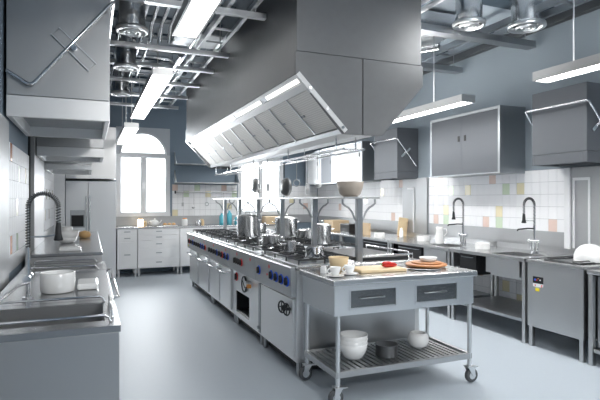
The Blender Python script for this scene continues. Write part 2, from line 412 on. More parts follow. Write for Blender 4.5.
for k, (x, z, rr) in enumerate(((1.12, 3.30, .018), (1.47, 3.30, .016), (.30, 3.28, .02))):
    pipe([(x, 2.2, z), (x, 10.3, z)], rr, ('thin conduit between left lamps and the cable ladder', 'thin conduit hugging the left face of the island hood', 'thin conduit beside the left round ducts')[k], group='left ceiling conduits')
for k, y in enumerate((5.2, 7.2, 8.2)):
    pipe([(XL + .05, y, 3.42), (1.0, y, 3.42), (1.08, y, 3.38), (1.10, y, 3.30)], .025, 'crosswise chrome pipe bending down on the left ceiling, %s' % ('nearest one', 'middle one', 'farthest one')[k], group='crosswise chrome pipes')
for k, (x, y) in enumerate(((1.10, 5.4), (.34, 5.6), (1.12, 7.6), (.95, 8.4))):
    t = thing('junction_box', 'small steel junction box on the left ceiling, %s' % ('nearest the island hood', 'near the first two round ducts', 'over the long middle lamp', 'farthest back')[k], 'junction box', (x, y, 3.34), 'ceiling junction boxes')
    B(x - .07, x + .07, y - .09, y + .09, 3.34, 3.42).build('box_body', M['dimsteel'], t, bev=.006); B(x - .06, x + .06, y - .08, y + .08, 3.332, 3.34).build('box_cover', M['fine'], t)
    MB().cyl((x, y, 3.42), (x, y, ZC), .01, 8).build('conduit_stub', M['chrome'], t)
def fan_box(x0, x1, y0, y1, z, label):
    t = thing('duct_box', label, 'duct box', ((x0 + x1) / 2, (y0 + y1) / 2, z), 'rectangular duct boxes')
    B(x0, x1, y0, y1, z, ZC - .031).build('duct_body', M['duct'], t, bev=.004)
    f = MB(); f.box(x0 - .02, x1 + .02, y0 - .02, y1 + .02, z - .012, z - .001); f.build('flange', M['fine'], t)
fan_box(3.45, 3.95, 4.65, 5.35, 3.40, 'rectangular duct box behind the round ducts on the right ceiling')
fan_box(.98, 1.5, 6.1, 6.6, 3.46, 'rectangular duct box above the left cable ladder')
def vent(x, y, z, r, label, group):
    t = thing('ceiling_duct', label, 'ventilation duct', (x, y, z), group)
    MB().lathe((x, y, z), [(r * .78, .04), (r * .8, .06), (r * .8, ZC - z)], 32).build('duct_tube', M['duct'], t)
    mb = MB().lathe((x, y, z), [(r * .80, .05), (r * .98, .04), (r, .02), (r * .98, 0), (r * .86, -.005), (r * .80, .03)], 36); mb.build('flange', M['fine'], t)
    mb = MB().torus((x, y, z + .005), r * .5, .018); mb.torus((x, y, z + .005), r * .24, .014); mb.build('diffuser_ring', M['fine'], t)
    mb = MB()
    for k in range(6):
        a = PI * k / 6 * 2; mb.tube([(x, y, z + .015), (x + r * .8 * math.cos(a), y + r * .8 * math.sin(a), z + .02)], .008, 6)
    mb.build('spokes', M['fine'], t)
    return t
for x, y, z, r, l in ((.36, 4.9, 3.0, .145, 'round polished duct end nearest the near left hood'), (.395, 6.3, 3.0, .145, 'second round duct end along the left ceiling'),
                      (.42, 7.9, 3.0, .145, 'farthest round duct end on the left ceiling')):
    vent(x, y, z, r, l, 'left ceiling ducts')
for x, y, z, r, l in ((3.66, 4.2, 3.27, .17, 'round duct end with dark shaft, next to the island hood on right ceiling'), (4.22, 3.97, 3.25, .19, 'wide round duct end at top right, nearest the right wall')):
    vent(x, y, z, r, l, 'right ceiling ducts')

def lamp(x0, x1, y0, y1, z, label, rods, h=.08, group='hanging ceiling lamps', em='lamp'):
    t = thing('ceiling_lamp', label, 'ceiling lamp', ((x0 + x1) / 2, (y0 + y1) / 2, z), group)
    mb = MB(); w = .018
    mb.box(x0, x0 + w, y0, y1, z, z + h); mb.box(x1 - w, x1, y0, y1, z, z + h)
    mb.box(x0 + w, x1 - w, y0, y0 + w, z, z + h); mb.box(x0 + w, x1 - w, y1 - w, y1, z, z + h); mb.box(x0 + w, x1 - w, y0 + w, y1 - w, z + h - .01, z + h)
    mb.build('housing', M['steel'], t)
    B(x0 + w, x1 - w, y0 + w, y1 - w, z + .004, z + .012).build('diffuser', M[em], t)
    if em == 'lampw': B(x0 + .03, x1 - .03, y0 + .05, y1 - .05, z + h, z + h + .006).build('added_uplight', M[em], t)  # glowing strip added on top to light the upper walls
    for x, y in rods: MB().cyl((x, y, z + h), (x, y, ZC), .006, 8).build('suspension_rod', M['fine'], t)
    return t
lamp(.665, .895, 1.9, 4.56, 2.9, 'bright rectangular ceiling lamp at the top, nearest on the left row', [(.78, 2.3), (.78, 4.2)])
lamp(.665, .895, 6.02, 9.45, 2.9, 'long bright ceiling lamp in the middle of the left row', [(.78, 6.5), (.78, 9.0)])
lamp(.46, .66, 7.75, 10.2, 2.5, 'low hanging lamp overlapping the arched window', [(.49, 7.85), (.57, 7.85), (.56, 10.0)])
lamp(3.66, 3.84, 4.31, 6.9, 2.5, 'slim hanging lamp before the right wall cabinet, beside the island hood', [(3.75, 4.9), (3.75, 6.5)], em='lampw')
lamp(.665, .895, -1.9, 1.2, 2.9, 'added rectangular fill lamp behind the camera on the left row', [(.78, -1.5), (.78, .8)])  # this and the next two: unseen lamps added as room fill
lamp(2.1, 2.33, -1.9, 1.2, 2.9, 'added rectangular fill lamp behind the camera in the middle row', [(2.2, -1.5), (2.2, .8)])
lamp(3.6, 3.83, -1.9, .5, 2.9, 'added rectangular fill lamp behind the camera on the right row', [(3.7, -1.5), (3.7, .3)])
lamp(3.62, 3.80, .9, 3.34, 2.5, 'slim hanging lamp at the upper right edge of the picture', [(3.71, 1.3), (3.71, 3.0)], em='lampw')

# ------------------------------------------------------------------ island hood
HX0, HX1, HY0, HY1 = 1.54, 2.78, 3.79, 8.90
hood = thing('island_hood', 'huge stainless extraction hood with lit filter bank above the cooking island', 'extraction hood', (2.16, 6.3, 2.01))
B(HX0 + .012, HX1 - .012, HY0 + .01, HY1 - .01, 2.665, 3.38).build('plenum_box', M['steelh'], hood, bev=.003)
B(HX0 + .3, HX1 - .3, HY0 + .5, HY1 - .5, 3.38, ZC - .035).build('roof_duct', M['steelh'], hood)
prof = [(1.56, 2.662), (1.56, 2.52), (2.00, 2.05), (2.32, 2.05), (2.76, 2.52), (2.76, 2.662)]
MB().prism(prof, 'y', HY0 + .03, HY1 - .03).build('canopy_core', M['lipsteel'], hood)
ep = [(HX0, 2.66), (HX0, 2.475), (1.97, 2.008), (2.35, 2.008), (HX1, 2.475), (HX1, 2.66)]
for a, b in ((HY0, HY0 + .028), (HY1 - .028, HY1)):
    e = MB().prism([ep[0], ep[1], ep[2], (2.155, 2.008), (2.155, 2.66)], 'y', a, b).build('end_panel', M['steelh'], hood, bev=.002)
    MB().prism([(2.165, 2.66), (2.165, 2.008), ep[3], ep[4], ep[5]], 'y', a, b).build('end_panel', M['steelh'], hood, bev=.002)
for s_ in (-1, 1):
    def X(x): return 2.16 + s_ * (2.16 - x)
    def slab(n0, n1, t0, t1, y0, y1, mat, name, bev=0):
        # along diagonal from outer lip P0 to gutter P1, offset outward n
        P0 = Vector((1.545, 2.47)); P1 = Vector((1.985, 2.02)); d = P1 - P0; nn = Vector((d.y, -d.x)).normalized()
        if nn.x > 0: nn = -nn
        q = [P0 + d * t0 + nn * n0, P0 + d * t1 + nn * n0, P0 + d * t1 + nn * n1, P0 + d * t0 + nn * n1]
        q = [(X(p.x), p.y) for p in q]
        return MB().prism(q, 'y', y0, y1).build(name, mat, hood, bev=bev)
    a, b = sorted((X(HX0), X(HX0 + .02)))
    B(a, b, HY0 + .03, HY1 - .03, 2.475, 2.66).build('side_panel', M['steelh'], hood)
    slab(-.035, -.003, 0.0, .045, HY0 + .03, HY1 - .03, M['lipsteel'], 'outer_lip')
    slab(-.035, -.030, .045, .14, HY0 + .03, HY1 - .03, M['dimsteel'], 'lamp_recess')
    slab(-.035, -.008, .14, .25, HY0 + .03, HY1 - .03, M['lipsteel'], 'inner_band')
    slab(-.05, -.0, .93, 1.0, HY0 + .03, HY1 - .03, M['fine'], 'grease_gutter')
    L = (HY1 - HY0 - .06) / 5
    for i in range(5):
        y0 = HY0 + .03 + i * L
        slab(-.030, -.020, .06, .125, y0 + .08, y0 + L - .12, M['strip'], 'light_strip')
    n = 10; L = (HY1 - HY0 - .10) / n
    for i in range(n):
        y0 = HY0 + .05 + i * L
        f = slab(-.035, -.018, .26, .92, y0 + .012, y0 + L - .012, M['filter'], 'grease_filter')
        slab(-.018, -.010, .57, .60, y0 + L - .09, y0 + L - .02, M['dimsteel'], 'filter_catch')
        slab(-.035, -.010, .25, .93, y0 - .008, y0 + .008, M['fine'], 'filter_divider')
    if s_ < 0: slab(-.035, .006, 0, 1, HY0 - .006, HY0 + .03, M['lipsteel'], 'edge_frame')
    slab(-.035, .006, 0, 1, HY1 - .03, HY1 + .006, M['fine'], 'edge_frame')
    for t_ in ((.25, .6, .93) if s_ < 0 else ()):
        x = 1.545 + .44 * t_; z = 2.47 - .45 * t_
        for yy, dy in ((HY0 - .006, -.012), (HY1 + .006, .012)):
            MB().cyl((X(x + .008), yy, z + .01), (X(x + .008), yy + dy, z + .01), .014, 12).build('bolt', M['chrome'], hood)

# pot rail under the hood
rail = thing('pot_rail', 'long hanging steel pot rail slung under the island hood', 'pot rail', (2.16, 6.2, 1.90))
for x in (2.06, 2.26): MB().cyl((x, 3.95, 1.90), (x, 8.9, 1.90), .011, 12).build('long_bar', M['chrome'], rail)
for i in range(11):
    y = 4.0 + i * .48; MB().cyl((2.06, y, 1.90), (2.26, y, 1.90), .008, 8).build('cross_bar', M['chrome'], rail)
for y in (4.1, 5.3, 6.6, 7.8, 8.8):
    for x in (2.06, 2.26): MB().cyl((x, y, 1.911), (x, y, 2.03), .007, 8).build('hanger', M['chrome'], rail)

# ------------------------------------------------------------------ gantry on the island
gan = thing('island_gantry', 'steel gantry shelf on six posts along the middle of the cooking island', 'gantry shelf', (2.16, 6.2, .915))
B(1.985, 2.335, 3.80, 8.75, 1.462, 1.478).build('shelf', M['steel'], gan, bev=.003)
for y in (3.86, 4.81, 5.76, 6.71, 7.66, 8.57):
    B(2.135, 2.185, y - .025, y + .025, .917, 1.46).build('post', M['dimsteel'], gan, bev=.004)
    for s_ in (-1, 1):
        mb = MB(); c = (2.16 + s_ * .155, y, 1.33)
        pts = [(2.16 + s_ * .16, y, 1.458), (2.16 + s_ * .16, y, 1.42), (2.16 + s_ * .135, y, 1.40)] + \
              [(2.16 + s_ * (.03 + .105 * math.cos(a)), y, 1.305 + .095 * math.sin(a)) for a in [PI / 2 * (1 - k / 6) * .98 for k in range(0)]]
        pts += [(2.16 + s_ * v, y, z) for v, z in ((.105, 1.385), (.08, 1.36), (.06, 1.33), (.045, 1.29), (.026, 1.27))]
        mb.tube(pts, .009, 8); mb.build('bracket', M['dimsteel'], gan)
# bowl on the gantry
def bowl_prof(r, h, t=.006, foot=.45):
    return [(0.001, 0), (r * foot, 0), (r * (foot + .25), h * .18), (r * .88, h * .5), (r, h), (r - t, h), (r * .86 - t, h * .52), (r * (foot + .2), h * .24), (.001, h * .14)]
def bowl(x, y, z, r, h, mat, label, name='bowl', cat='bowl', group=None, foot=.45):
    o = MB().lathe((x, y, z), bowl_prof(r, h, foot=foot), 36).build(name, M[mat], loc=(x, y, z)); return tag(o, label, cat, group)
bowl(2.16, 4.02, 1.479, .125, .135, 'beige', 'beige round bowl standing on the near end of the gantry shelf', foot=.5)

# ------------------------------------------------------------------ cooking island ranges
def knob(par, y, x, z, col=None, r=.021):
    k = MB().cyl((x, y, z), (x - .006, y, z), r * 1.1, 18); k.cyl((x - .006, y, z), (x - .022, y, z), r * .95, 18, r * .8)
    k.box(x - .028, x - .006, y - .005, y + .005, z - r, z + r)
    ko = k.build('knob', M['black'], par)
    if col:
        q = MB().torus((x - .006, y, z), r * 1.3, .0055, axis=(1, 0, 0), n=20, m=6); q.build('knob_ring', M[col], ko)
    return ko
def panel_x(z): return 1.515 + (.905 - z) * 0.03
def burner(par, x, y, z):
    m = MB().cyl((x, y, z), (x, y, z + .012), .075, 24); m.cyl((x, y, z + .012), (x, y, z + .024), .045, 20)
    m.build('burner', M['dimsteel'], par)
    g = MB(); s_ = .145; zz = z + .034; t = .005
    for a in (-s_, s_):
        g.box(x + a - t, x + a + t, y - s_ - t, y + s_ + t, zz, zz + .012); g.box(x - s_ - t, x + s_ + t, y + a - t, y + a + t, zz, zz + .012)
    for k in range(4):
        dx, dy = ((1, 0), (0, 1), (-1, 0), (0, -1))[k]
        g.box(min(x + dx * .04, x + dx * s_) - t * abs(dy), max(x + dx * .04, x + dx * s_) + t * abs(dy),
              min(y + dy * .04, y + dy * s_) - t * abs(dx), max(y + dy * .04, y + dy * s_) + t * abs(dx), zz, zz + .014)
    for a in (-s_, s_):
        for b in (-s_, s_): g.box(x + a - t, x + a + t, y + b - t, y + b + t, z, zz)
    g.build('pan_grate', M['castgrey'], par)
def range_unit(y0, y1, side, label, kind, nb, cat='cooking range'):
    xa, xb = (1.54, 2.157) if side < 0 else (2.163, 2.78)
    t = thing('cooking_range', label, cat, ((xa + xb) / 2, (y0 + y1) / 2, 0), 'ranges of the cooking island')
    body = MB(); g = .002
    xo = xa + .02 if side < 0 else xa; xp = xb if side < 0 else xb - .02
    yo0, yo1 = y0 + .37, y1 - .10
    if kind == 'open':     # open compartment in the lower front
        body.box(xa + .02, xb, y0 + g, yo0, .115, .66); body.box(xa + .02, xb, yo1, y1 - g, .115, .66)
        body.box(xa + .02, xb, yo0, yo1, .41, .66); body.box(xa + .02, xb, yo0, yo1, .115, .17)
        body.box(xb - .03, xb, yo0, yo1, .17, .41); body.box(xa + .02, xb, y0 + g, y1 - g, .66, .87)
    else:
        body.box(xo, xp, y0 + g, y1 - g, .115, .87)
    body.build('body', M['steelp'], t, bev=.003)
    if kind == 'open':
        B(xa + .05, xb - .035, yo0 + .002, yo1 - .002, .172, .18).build('oven_tray', M['dimsteel'], t)
        B(xb - .05, xb - .031, yo0 + .001, yo1 - .001, .18, .409).build('oven_back', M['blackin'], t)
        B(xa + .03, xb - .05, yo1 - .005, yo1 - .001, .18, .409).build('oven_lining', M['blackin'], t)
        B(xa + .03, xb - .05, yo0 + .0005, yo0 + .003, .18, .409).build('oven_lining', M['blackin'], t)
        B(xa + .03, xb - .05, yo0 + .003, yo1 - .005, .404, .4095).build('oven_lining', M['blackin'], t)
    B(xa - (.0 if side < 0 else 0), xb + (.02 if side > 0 else 0), y0 + g, y1 - g, .871, .905).build('hob_top', M['topl'], t, bev=.005)
    for yy in (y0 + .05, y1 - .05):
        for xx in (xa + .06, xb - .06):
            MB().cyl((xx, yy, 0), (xx, yy, .115), .02, 14, .022).build('foot', M['steel'], t)
    B(xa + .08, xb - .08, y0 + .08, y1 - .08, .03, .114).build('plinth', M['blackin'], t)
    if side < 0:
        # slightly tilted control panel
        MB().prism([(1.505, .895), (1.515, .905), (1.559, .905), (1.559, .655), (1.515, .655)], 'y', y0 + g, y1 - g).build('control_panel', M['steel'], t, bev=.003)
    if kind == 'griddle':
        B(xa + .06, xb - .05, y0 + .12, y1 - .06, .905, .935).build('griddle_plate', M['darkmetal'], t, bev=.004)
        mb = MB().tube([(xa + .03, y0 + .09, .905), (xa + .03, y0 + .09, .955), (xb - .03, y0 + .09, .955), (xb - .03, y0 + .09, .905)], .008, 8)
        mb.build('guard_rail', M['chrome'], t)
        mb = MB().tube([(xb - .03, y0 + .15, .905), (xb - .03, y0 + .15, .965), (xb - .03, y1 - .1, .965), (xb - .03, y1 - .1, .905)], .008, 8)
        mb.build('guard_rail', M['chrome'], t)
    elif nb:
        B(xa + .05, xb - .04, y0 + .04, y1 - .04, .9052, .912).build('drip_tray', M['fine'], t, bev=.002)
        n = nb
        for i in range(n):
            yc = y0 + .04 + (y1 - y0 - .08) * (i + .5) / n
            for xx in (xa + .20, xb - .18): burner(t, xx, yc, .912)
    return t
u1 = range_unit(3.82, 4.78, -1, 'nearest left-side gas range with wheel valve on its steel door', 'door', 3)
u2 = range_unit(4.785, 5.78, -1, 'left-side range with a round white dial and dark open oven', 'open', 3)
u3 = range_unit(5.785, 7.02, -1, 'left-side range with long towel-bar handles, third from the camera', 'door', 3)
u4 = range_unit(7.025, 8.57, -1, 'farthest left-side range, its knobs in a crowded row', 'door', 4)
r1 = range_unit(3.82, 4.85, 1, 'right-side griddle range behind the drawer trolley, with thin guard rails', 'griddle', 0)
r2 = range_unit(4.855, 6.1, 1, 'right-side gas range directly behind the griddle', 'door', 3)
r3 = range_unit(6.105, 7.35, 1, 'right-side gas range, third from the camera', 'door', 3)
r4 = range_unit(7.355, 8.57, 1, 'right-side gas range at the far end of the island', 'door', 3)
# doors and fittings
def door(par, y0, y1, z0=.15, z1=.63, x=1.56):
    return B(x - .022, x - .001, y0, y1, z0, z1).build('door', M['steelp'], par, bev=.004)
d = door(u1, 3.86, 4.70)
wv = MB()
for yc in (3.90, 4.01):
    wv.torus((1.500, yc, .545), .048, .007, axis=(1, .25, 0), n=24, m=6)
    wv.tube([(1.500, yc, .50), (1.500, yc, .59)], .005, 6); wv.tube([(1.511, yc - .045, .545), (1.489, yc + .045, .545)], .005, 6)
    wv.cyl((1.537, yc, .545), (1.495, yc, .545), .012, 10)
wv.build('valve_wheel', M['darkmetal'], d)
B(1.536, 1.558, 4.715, 4.765, .15, .63).build('dark_gap', M['dimsteel'], u1)
MB().cyl((1.538, 4.74, .20), (1.518, 4.74, .20), .016, 12).build('latch', M['dimsteel'], u1)
for y, c in ((4.66, 'blue'), (4.30, 'blue'), (4.17, 'blue'), (4.04, 'blue'), (3.91, 'blue')): knob(u1, y, 1.512, .775, c, .031)
def dot(par, y, z, col, r=.019, name='indicator'):
    MB().cyl((1.516, y, z), (1.506, y, z), r, 14).build(name, M[col], par)
dot(u1, 4.36, .845, 'redmark'); dot(u1, 4.74, .77, 'orange', .013); dot(u1, 4.42, .765, 'redmark', .010); dot(u1, 4.36, .755, 'yellow', .010)
dot(u2, 4.95, .845, 'redmark')
for q, y in enumerate((5.28, 5.36, 5.44, 5.52)): knob(u2, y, 1.512, .775, 'redmark' if q == 0 else None, .029)
dot(u2, 5.45, .85, 'redmark')
# big round thermometer dial and its lever on the open oven range
dd = MB().torus((1.545, 5.30, .535), .082, .009, axis=(1, 0, 0)).build('dial_ring', M['darkmetal'], u2)
MB().cyl((1.558, 5.30, .535), (1.546, 5.30, .535), .076, 28).build('dial_face', M['white'], u2)
MB().tube([(1.542, 5.26, .50), (1.535, 5.34, .58)], .004, 6).build('pointer', M['black'], u2)
MB().cyl((1.56, 5.10, .57), (1.50, 5.10, .57), .03, 20).build('steel_boss', M['fine'], u2)
B(1.50, 1.535, 5.00, 5.05, .54, .575).build('brass_tab', M['orange'], u2)
knob(u2, 5.64, 1.56, .57, 'redmark', .034)
# towel bar handles
for par, y0, y1, z in ((u3, 5.84, 6.36, .61), (u3, 6.42, 6.96, .61), (u4, 7.08, 7.75, .61), (u4, 7.85, 8.5, .61)):
    dr = door(par, y0, y1)
    mb = MB().tube([(1.538, y0 + .08, z - .03), (1.475, y0 + .08, z - .03), (1.475, y1 - .08, z - .03), (1.538, y1 - .08, z - .03)], .011, 10); mb.build('handle', M['chrome'], dr)
seq = ['blue', None, 'redmark', None, 'blue', 'blue', None, None, 'blue', 'blue', 'redmark', None]
for i in range(8): knob(u3, 5.86 + i * .14, 1.512, .775, seq[(i * 5) % 12], .029)
for i in range(9): knob(u4, 7.13 + i * .155, 1.512, .775, seq[(i * 7 + 2) % 12], .029)
for y in (5.95, 6.6): dot(u3, y, .85, 'redmark')
for y in (7.2, 8.0): dot(u4, y, .85, 'redmark')
dot(u4, 8.45, .70, 'yellow', .014)
d = B(1.62, 2.70, 3.80, 3.821, .14, .80).build('end_panel', M['steel'], u1, bev=.003)

# ------------------------------------------------------------------ drawer trolley
cart = thing('prep_trolley', 'stainless drawer trolley on castors at the near end of the island', 'kitchen trolley', (2.2, 3.47, 0))
CX0, CX1, CY0, CY1 = 1.585, 2.835, 3.18, 3.785
B(CX0 - .02, CX1 + .01, CY0 - .02, CY1, .845, .890).build('worktop', M['topl'], cart, bev=.010, seg=3)
ap = MB()
ap.box(CX0, CX1 - .02, CY0, CY0 + .004, .815, .845); ap.box(CX0, CX1 - .02, CY0, CY0 + .004, .63, .665)
ap.box(CX0, 1.70, CY0, CY0 + .004, .665, .815); ap.box(2.10, 2.26, CY0, CY0 + .004, .665, .815); ap.box(2.66, CX1 - .02, CY0, CY0 + .004, .665, .815)
ap.box(CX0, CX0 + .004, CY0 + .004, CY1 - .03, .63, .845); ap.box(CX1 - .024, CX1 - .02, CY0 + .004, CY1 - .03, .63, .845)
ap.build('apron', M['fine'], cart)
for a, b in ((1.70, 2.10), (2.26, 2.66)):
    dr = MB(); w = .012
    dr.box(a, b, CY0 - .006, CY0 + .003, .803, .815); dr.box(a, b, CY0 - .006, CY0 + .003, .665, .677)
    dr.box(a, a + w, CY0 - .006, CY0 + .003, .677, .803); dr.box(b - w, b, CY0 - .006, CY0 + .003, .677, .803)
    dr.box(a + w, b - w, CY0 + .006, CY0 + .35, .677, .803)
    do = dr.build('drawer', M['fine'], cart)
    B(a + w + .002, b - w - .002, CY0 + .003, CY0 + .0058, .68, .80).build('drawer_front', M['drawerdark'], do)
    MB().tube([(a + .09, CY0 + .004, .745), (a + .09, CY0 - .012, .745), (b - .11, CY0 - .012, .745), (b - .11, CY0 + .004, .745)], .005, 8).build('drawer_pull', M['dimsteel'], do)
sh = MB()
sh.box(CX0 + .01, CX1 - .03, CY0, CY0 + .03, .19, .235); sh.box(CX0 + .01, CX1 - .03, CY1 - .06, CY1 - .03, .19, .235)
sh.box(CX0 + .01, CX0 + .04, CY0 + .03, CY1 - .06, .19, .235); sh.box(CX1 - .06, CX1 - .03, CY0 + .03, CY1 - .06, .19, .235)
sh.build('shelf_frame', M['steel'], cart, bev=.003)
n = 24
for i in range(n):
    x = CX0 + .055 + (CX1 - CX0 - .14) * (i + .5) / n
    B(x - .014, x + .014, CY0 + .03, CY1 - .06, .205, .228).build('shelf_slat', M['steel'], cart)
for x in (CX0 + .035, CX1 - .045):
    for y in (CY0 + .016, CY1 - .045):
        MB().cyl((x, y, .13), (x, y, .845), .0165, 16).build('leg', M['fine'], cart)
        e = -1 if x < 2 else 1
        ca = MB(); ca.box(x - .035, x + .035, y - .03, y + .03, .124, .131)
        for s_ in (-1, 1): ca.prism([(x - .03, .124), (x + .03, .124), (x + e * .03 + .012, .05), (x + e * .03 - .012, .05)], 'y', y + s_ * .024 - .003, y + s_ * .024 + .003)
        ca.box(x + .03, x + .07, y - .02, y + .02, .116, .124)
        co = ca.build('castor', M['fine'], cart)
        xw = x + e * .03 * .6
        MB().lathe((xw, y - .018, .055), [(.03, 0), (.05, 0), (.055, .006), (.055, .030), (.05, .036), (.03, .036)], 28, axis=(0, 1, 0)).build('wheel', M['rubber'], co)
        MB().cyl((xw, y - .0185, .055), (xw, y + .0185, .055), .030, 20).build('wheel_hub', M['fine'], co)

# ---- things on the trolley
ZT = .891
def plate(x, y, z, r, mat, label, name='plate', cat='plate', h=.018, group=None):
    o = MB().lathe((x, y, z), [(.001, 0), (r * .55, 0), (r * .62, h * .3), (r, h), (r - .004, h + .002), (r * .6, h * .5), (.001, h * .35)], 40).build(name, M[mat], loc=(x, y, z)); return tag(o, label, cat, group)
bt = MB().box(0, .40, 0, .24, 0, .024); c_, s_ = math.cos(R(8)), math.sin(R(8))
bo = bt.build('chopping_board', M['wood'], loc=(0, 0, 0), bev=.006); bo.location = (1.90, 3.36, ZT); bo.rotation_euler = (0, 0, R(-3))
tag(bo, 'pale wooden chopping board carrying a red pepper on the trolley top', 'chopping board')
# red pepper
t = thing('red_pepper', 'red pepper lying on the pale chopping board', 'pepper', (2.21, 3.45, ZT + .024))
mb = MB().lathe((2.13, 3.43, ZT + .0265 + .026), [(.001, 0), (.016, .006), (.024, .03), (.025, .07), (.022, .11), (.012, .15), (.004, .17), (.001, .175)], 20, axis=(.95, .25, -.10)); mb.build('pepper_body', M['red'], t)
MB().tube([(2.13, 3.43, ZT + .05), (2.115, 3.425, ZT + .055), (2.10, 3.418, ZT + .066)], .005, 8).build('stem', plain('pepper_stem_green', (.08, .22, .05), .5), t)
bowl(1.83, 3.60, ZT, .082, .105, 'cream', 'cream bamboo bowl behind the two cups on the trolley', foot=.5)
pt = thing('small_saucepan', 'small bright steel saucepan behind the cream bamboo bowl', 'saucepan', (1.79, 3.98, .958))
# placed on the near range edge
MB().lathe((1.79, 3.98, .958), [(.001, 0), (.075, 0), (.08, .01), (.08, .085), (.083, .09), (.078, .09), (.076, .012), (.001, .01)], 32).build('pan_body', M['chrome'], pt)
MB().tube([(1.87, 3.98, 1.03), (1.93, 3.96, 1.04), (2.02, 3.93, 1.05)], .007, 8).build('handle', M['chrome'], pt)
def cup(x, y, label):
    t = thing('coffee_cup', label, 'cup', (x, y, ZT), 'cups on the trolley')
    MB().lathe((x, y, ZT + .008), [(.001, 0), (.022, 0), (.024, .006), (.036, .03), (.043, .062), (.040, .062), (.033, .03), (.001, .010)], 28).build('cup_body', M['white'], t)
    MB().torus((x - .046, y, ZT + .042), .017, .005, axis=(0, 1, 0), n=18, m=6).build('cup_handle', M['white'], t)
    return t
def saucer(x, y, label):
    plate(x, y, ZT, .068, 'white', label, 'saucer', 'saucer', .010, 'saucers on the trolley')
cup(1.655, 3.31, 'white cup at the left corner of the trolley, before the bamboo bowl'); saucer(1.655, 3.31, 'white saucer under the left cup on the trolley')
cup(1.80, 3.36, 'white cup beside the left end of the chopping board'); saucer(1.80, 3.36, 'white saucer under the cup beside the chopping board')
sp = MB().cyl((1.65, 3.50, ZT), (1.65, 3.50, ZT + .045), .025, 18); sp.cyl((1.65, 3.50, ZT + .045), (1.65, 3.50, ZT + .055), .02, 18)
tag(sp.build('spice_jar', M['white']), 'tiny white jar behind the left cup on the trolley', 'jar')
# plates and boards right
plate(2.50, 3.42, ZT, .155, 'chrome', 'wide polished steel plate at the right of the trolley top', 'serving_plate', 'plate', .010)
mb = MB().lathe((2.60, 3.50, ZT + .014), [(.001, 0), (.165, 0), (.17, .005), (.17, .012), (.165, .016), (.001, .016)], 40)
tag(mb.build('round_board', M['wood2']), 'larger round orange-brown wooden board overlapping the steel plate', 'serving board')
mb = MB().lathe((2.60, 3.50, ZT + .031), [(.001, 0), (.12, 0), (.125, .004), (.125, .010), (.12, .013), (.001, .013)], 40)
tag(mb.build('round_board', M['wood2']), 'smaller round wooden board under the white dish', 'serving board')
bowl(2.62, 3.50, ZT + .045, .075, .035, 'white', 'shallow white dish on top of the two round wooden boards', 'dish', 'dish', foot=.6)
# shelf goods
ZS = .2355
bz = .229
for k in range(3):
    mb = MB().lathe((1.875, 3.44, bz + k * .032), bowl_prof(.113, .125 - k * .004 * 0, foot=.45), 40)
    o = mb.build('mixing_bowl', M['white'], loc=(1.875, 3.44, bz + k * .032))
    tag(o, ['lowest white bowl of the nested stack on the trolley shelf', 'middle white bowl of the nested stack on the trolley shelf', 'topmost white bowl of the nested stack on the trolley shelf'][k], 'bowl', 'nested white bowls')
mb = MB().lathe((2.15, 3.40, bz), [(.001, 0), (.082, 0), (.086, .006), (.086, .09), (.089, .094), (.083, .094), (.080, .01), (.001, .008)], 36)
tag(mb.build('cooking_ring', M['greypan']), 'dark grey round metal pan on the trolley shelf', 'pan')
mb = MB().lathe((2.52, 3.50, bz), [(.001, 0), (.05, 0), (.078, .025), (.088, .06), (.082, .10), (.062, .122), (.055, .118), (.074, .09), (.078, .06), (.05, .02), (.001, .012)], 36)
tag(mb.build('round_vase', M['white']), 'round white pot with a narrowed rim at the right of the trolley shelf', 'pot')

# ------------------------------------------------------------------ cookware on the island
ZG = .960
def stockpot(x, y, r, h, label, mat='pot', z=ZG, lid=True):
    t = thing('stock_pot', label, 'stock pot', (x, y, z), 'pots on the island')
    MB().lathe((x, y, z), [(.001, 0), (r * .97, 0), (r, .008), (r, h), (r + .005, h + .004), (r - .004, h + .004), (r - .004, .02), (.001, .012)], 36).build('pot_body', M[mat], t)
    if lid:
        MB().lathe((x, y, z + h + .005), [(r + .003, 0), (r + .003, .006), (r * .6, .022), (.001, .028)], 36).build('lid', M['steel'], t)
        MB().tube([(x - .03, y, z + h + .028), (x - .028, y, z + h + .055), (x + .028, y, z + h + .055), (x + .03, y, z + h + .028)], .006, 8).build('lid_handle', M['chrome'], t)
    for s_ in (-1, 1):
        MB().tube([(x + s_ * r, y - .035, z + h * .8), (x + s_ * (r + .035), y - .03, z + h * .82), (x + s_ * (r + .035), y + .03, z + h * .82), (x + s_ * r, y + .035, z + h * .8)], .006, 8).build('side_handle', M['chrome'], t)
    return t
stockpot(1.96, 6.55, .145, .27, 'tall lidded stock pot in front of the second window')
stockpot(1.84, 5.25, .10, .10, 'low steel pot on the second left range', lid=False)
stockpot(2.42, 6.3, .15, .24, 'wide lidded stock pot beside the third gantry post', z=ZG)
stockpot(2.40, 5.15, .11, .20, 'lidded steel pot just left of the nearest gantry posts')
stockpot(2.60, 6.0, .15, .10, 'wide low pan between the two lidded pots', lid=False)
stockpot(1.75, 4.45, .055, .10, 'small bright saucepot at the front of the nearest range', lid=False)
stockpot(2.45, 7.6, .12, .12, 'low steel pot at the far end of the island', lid=False)

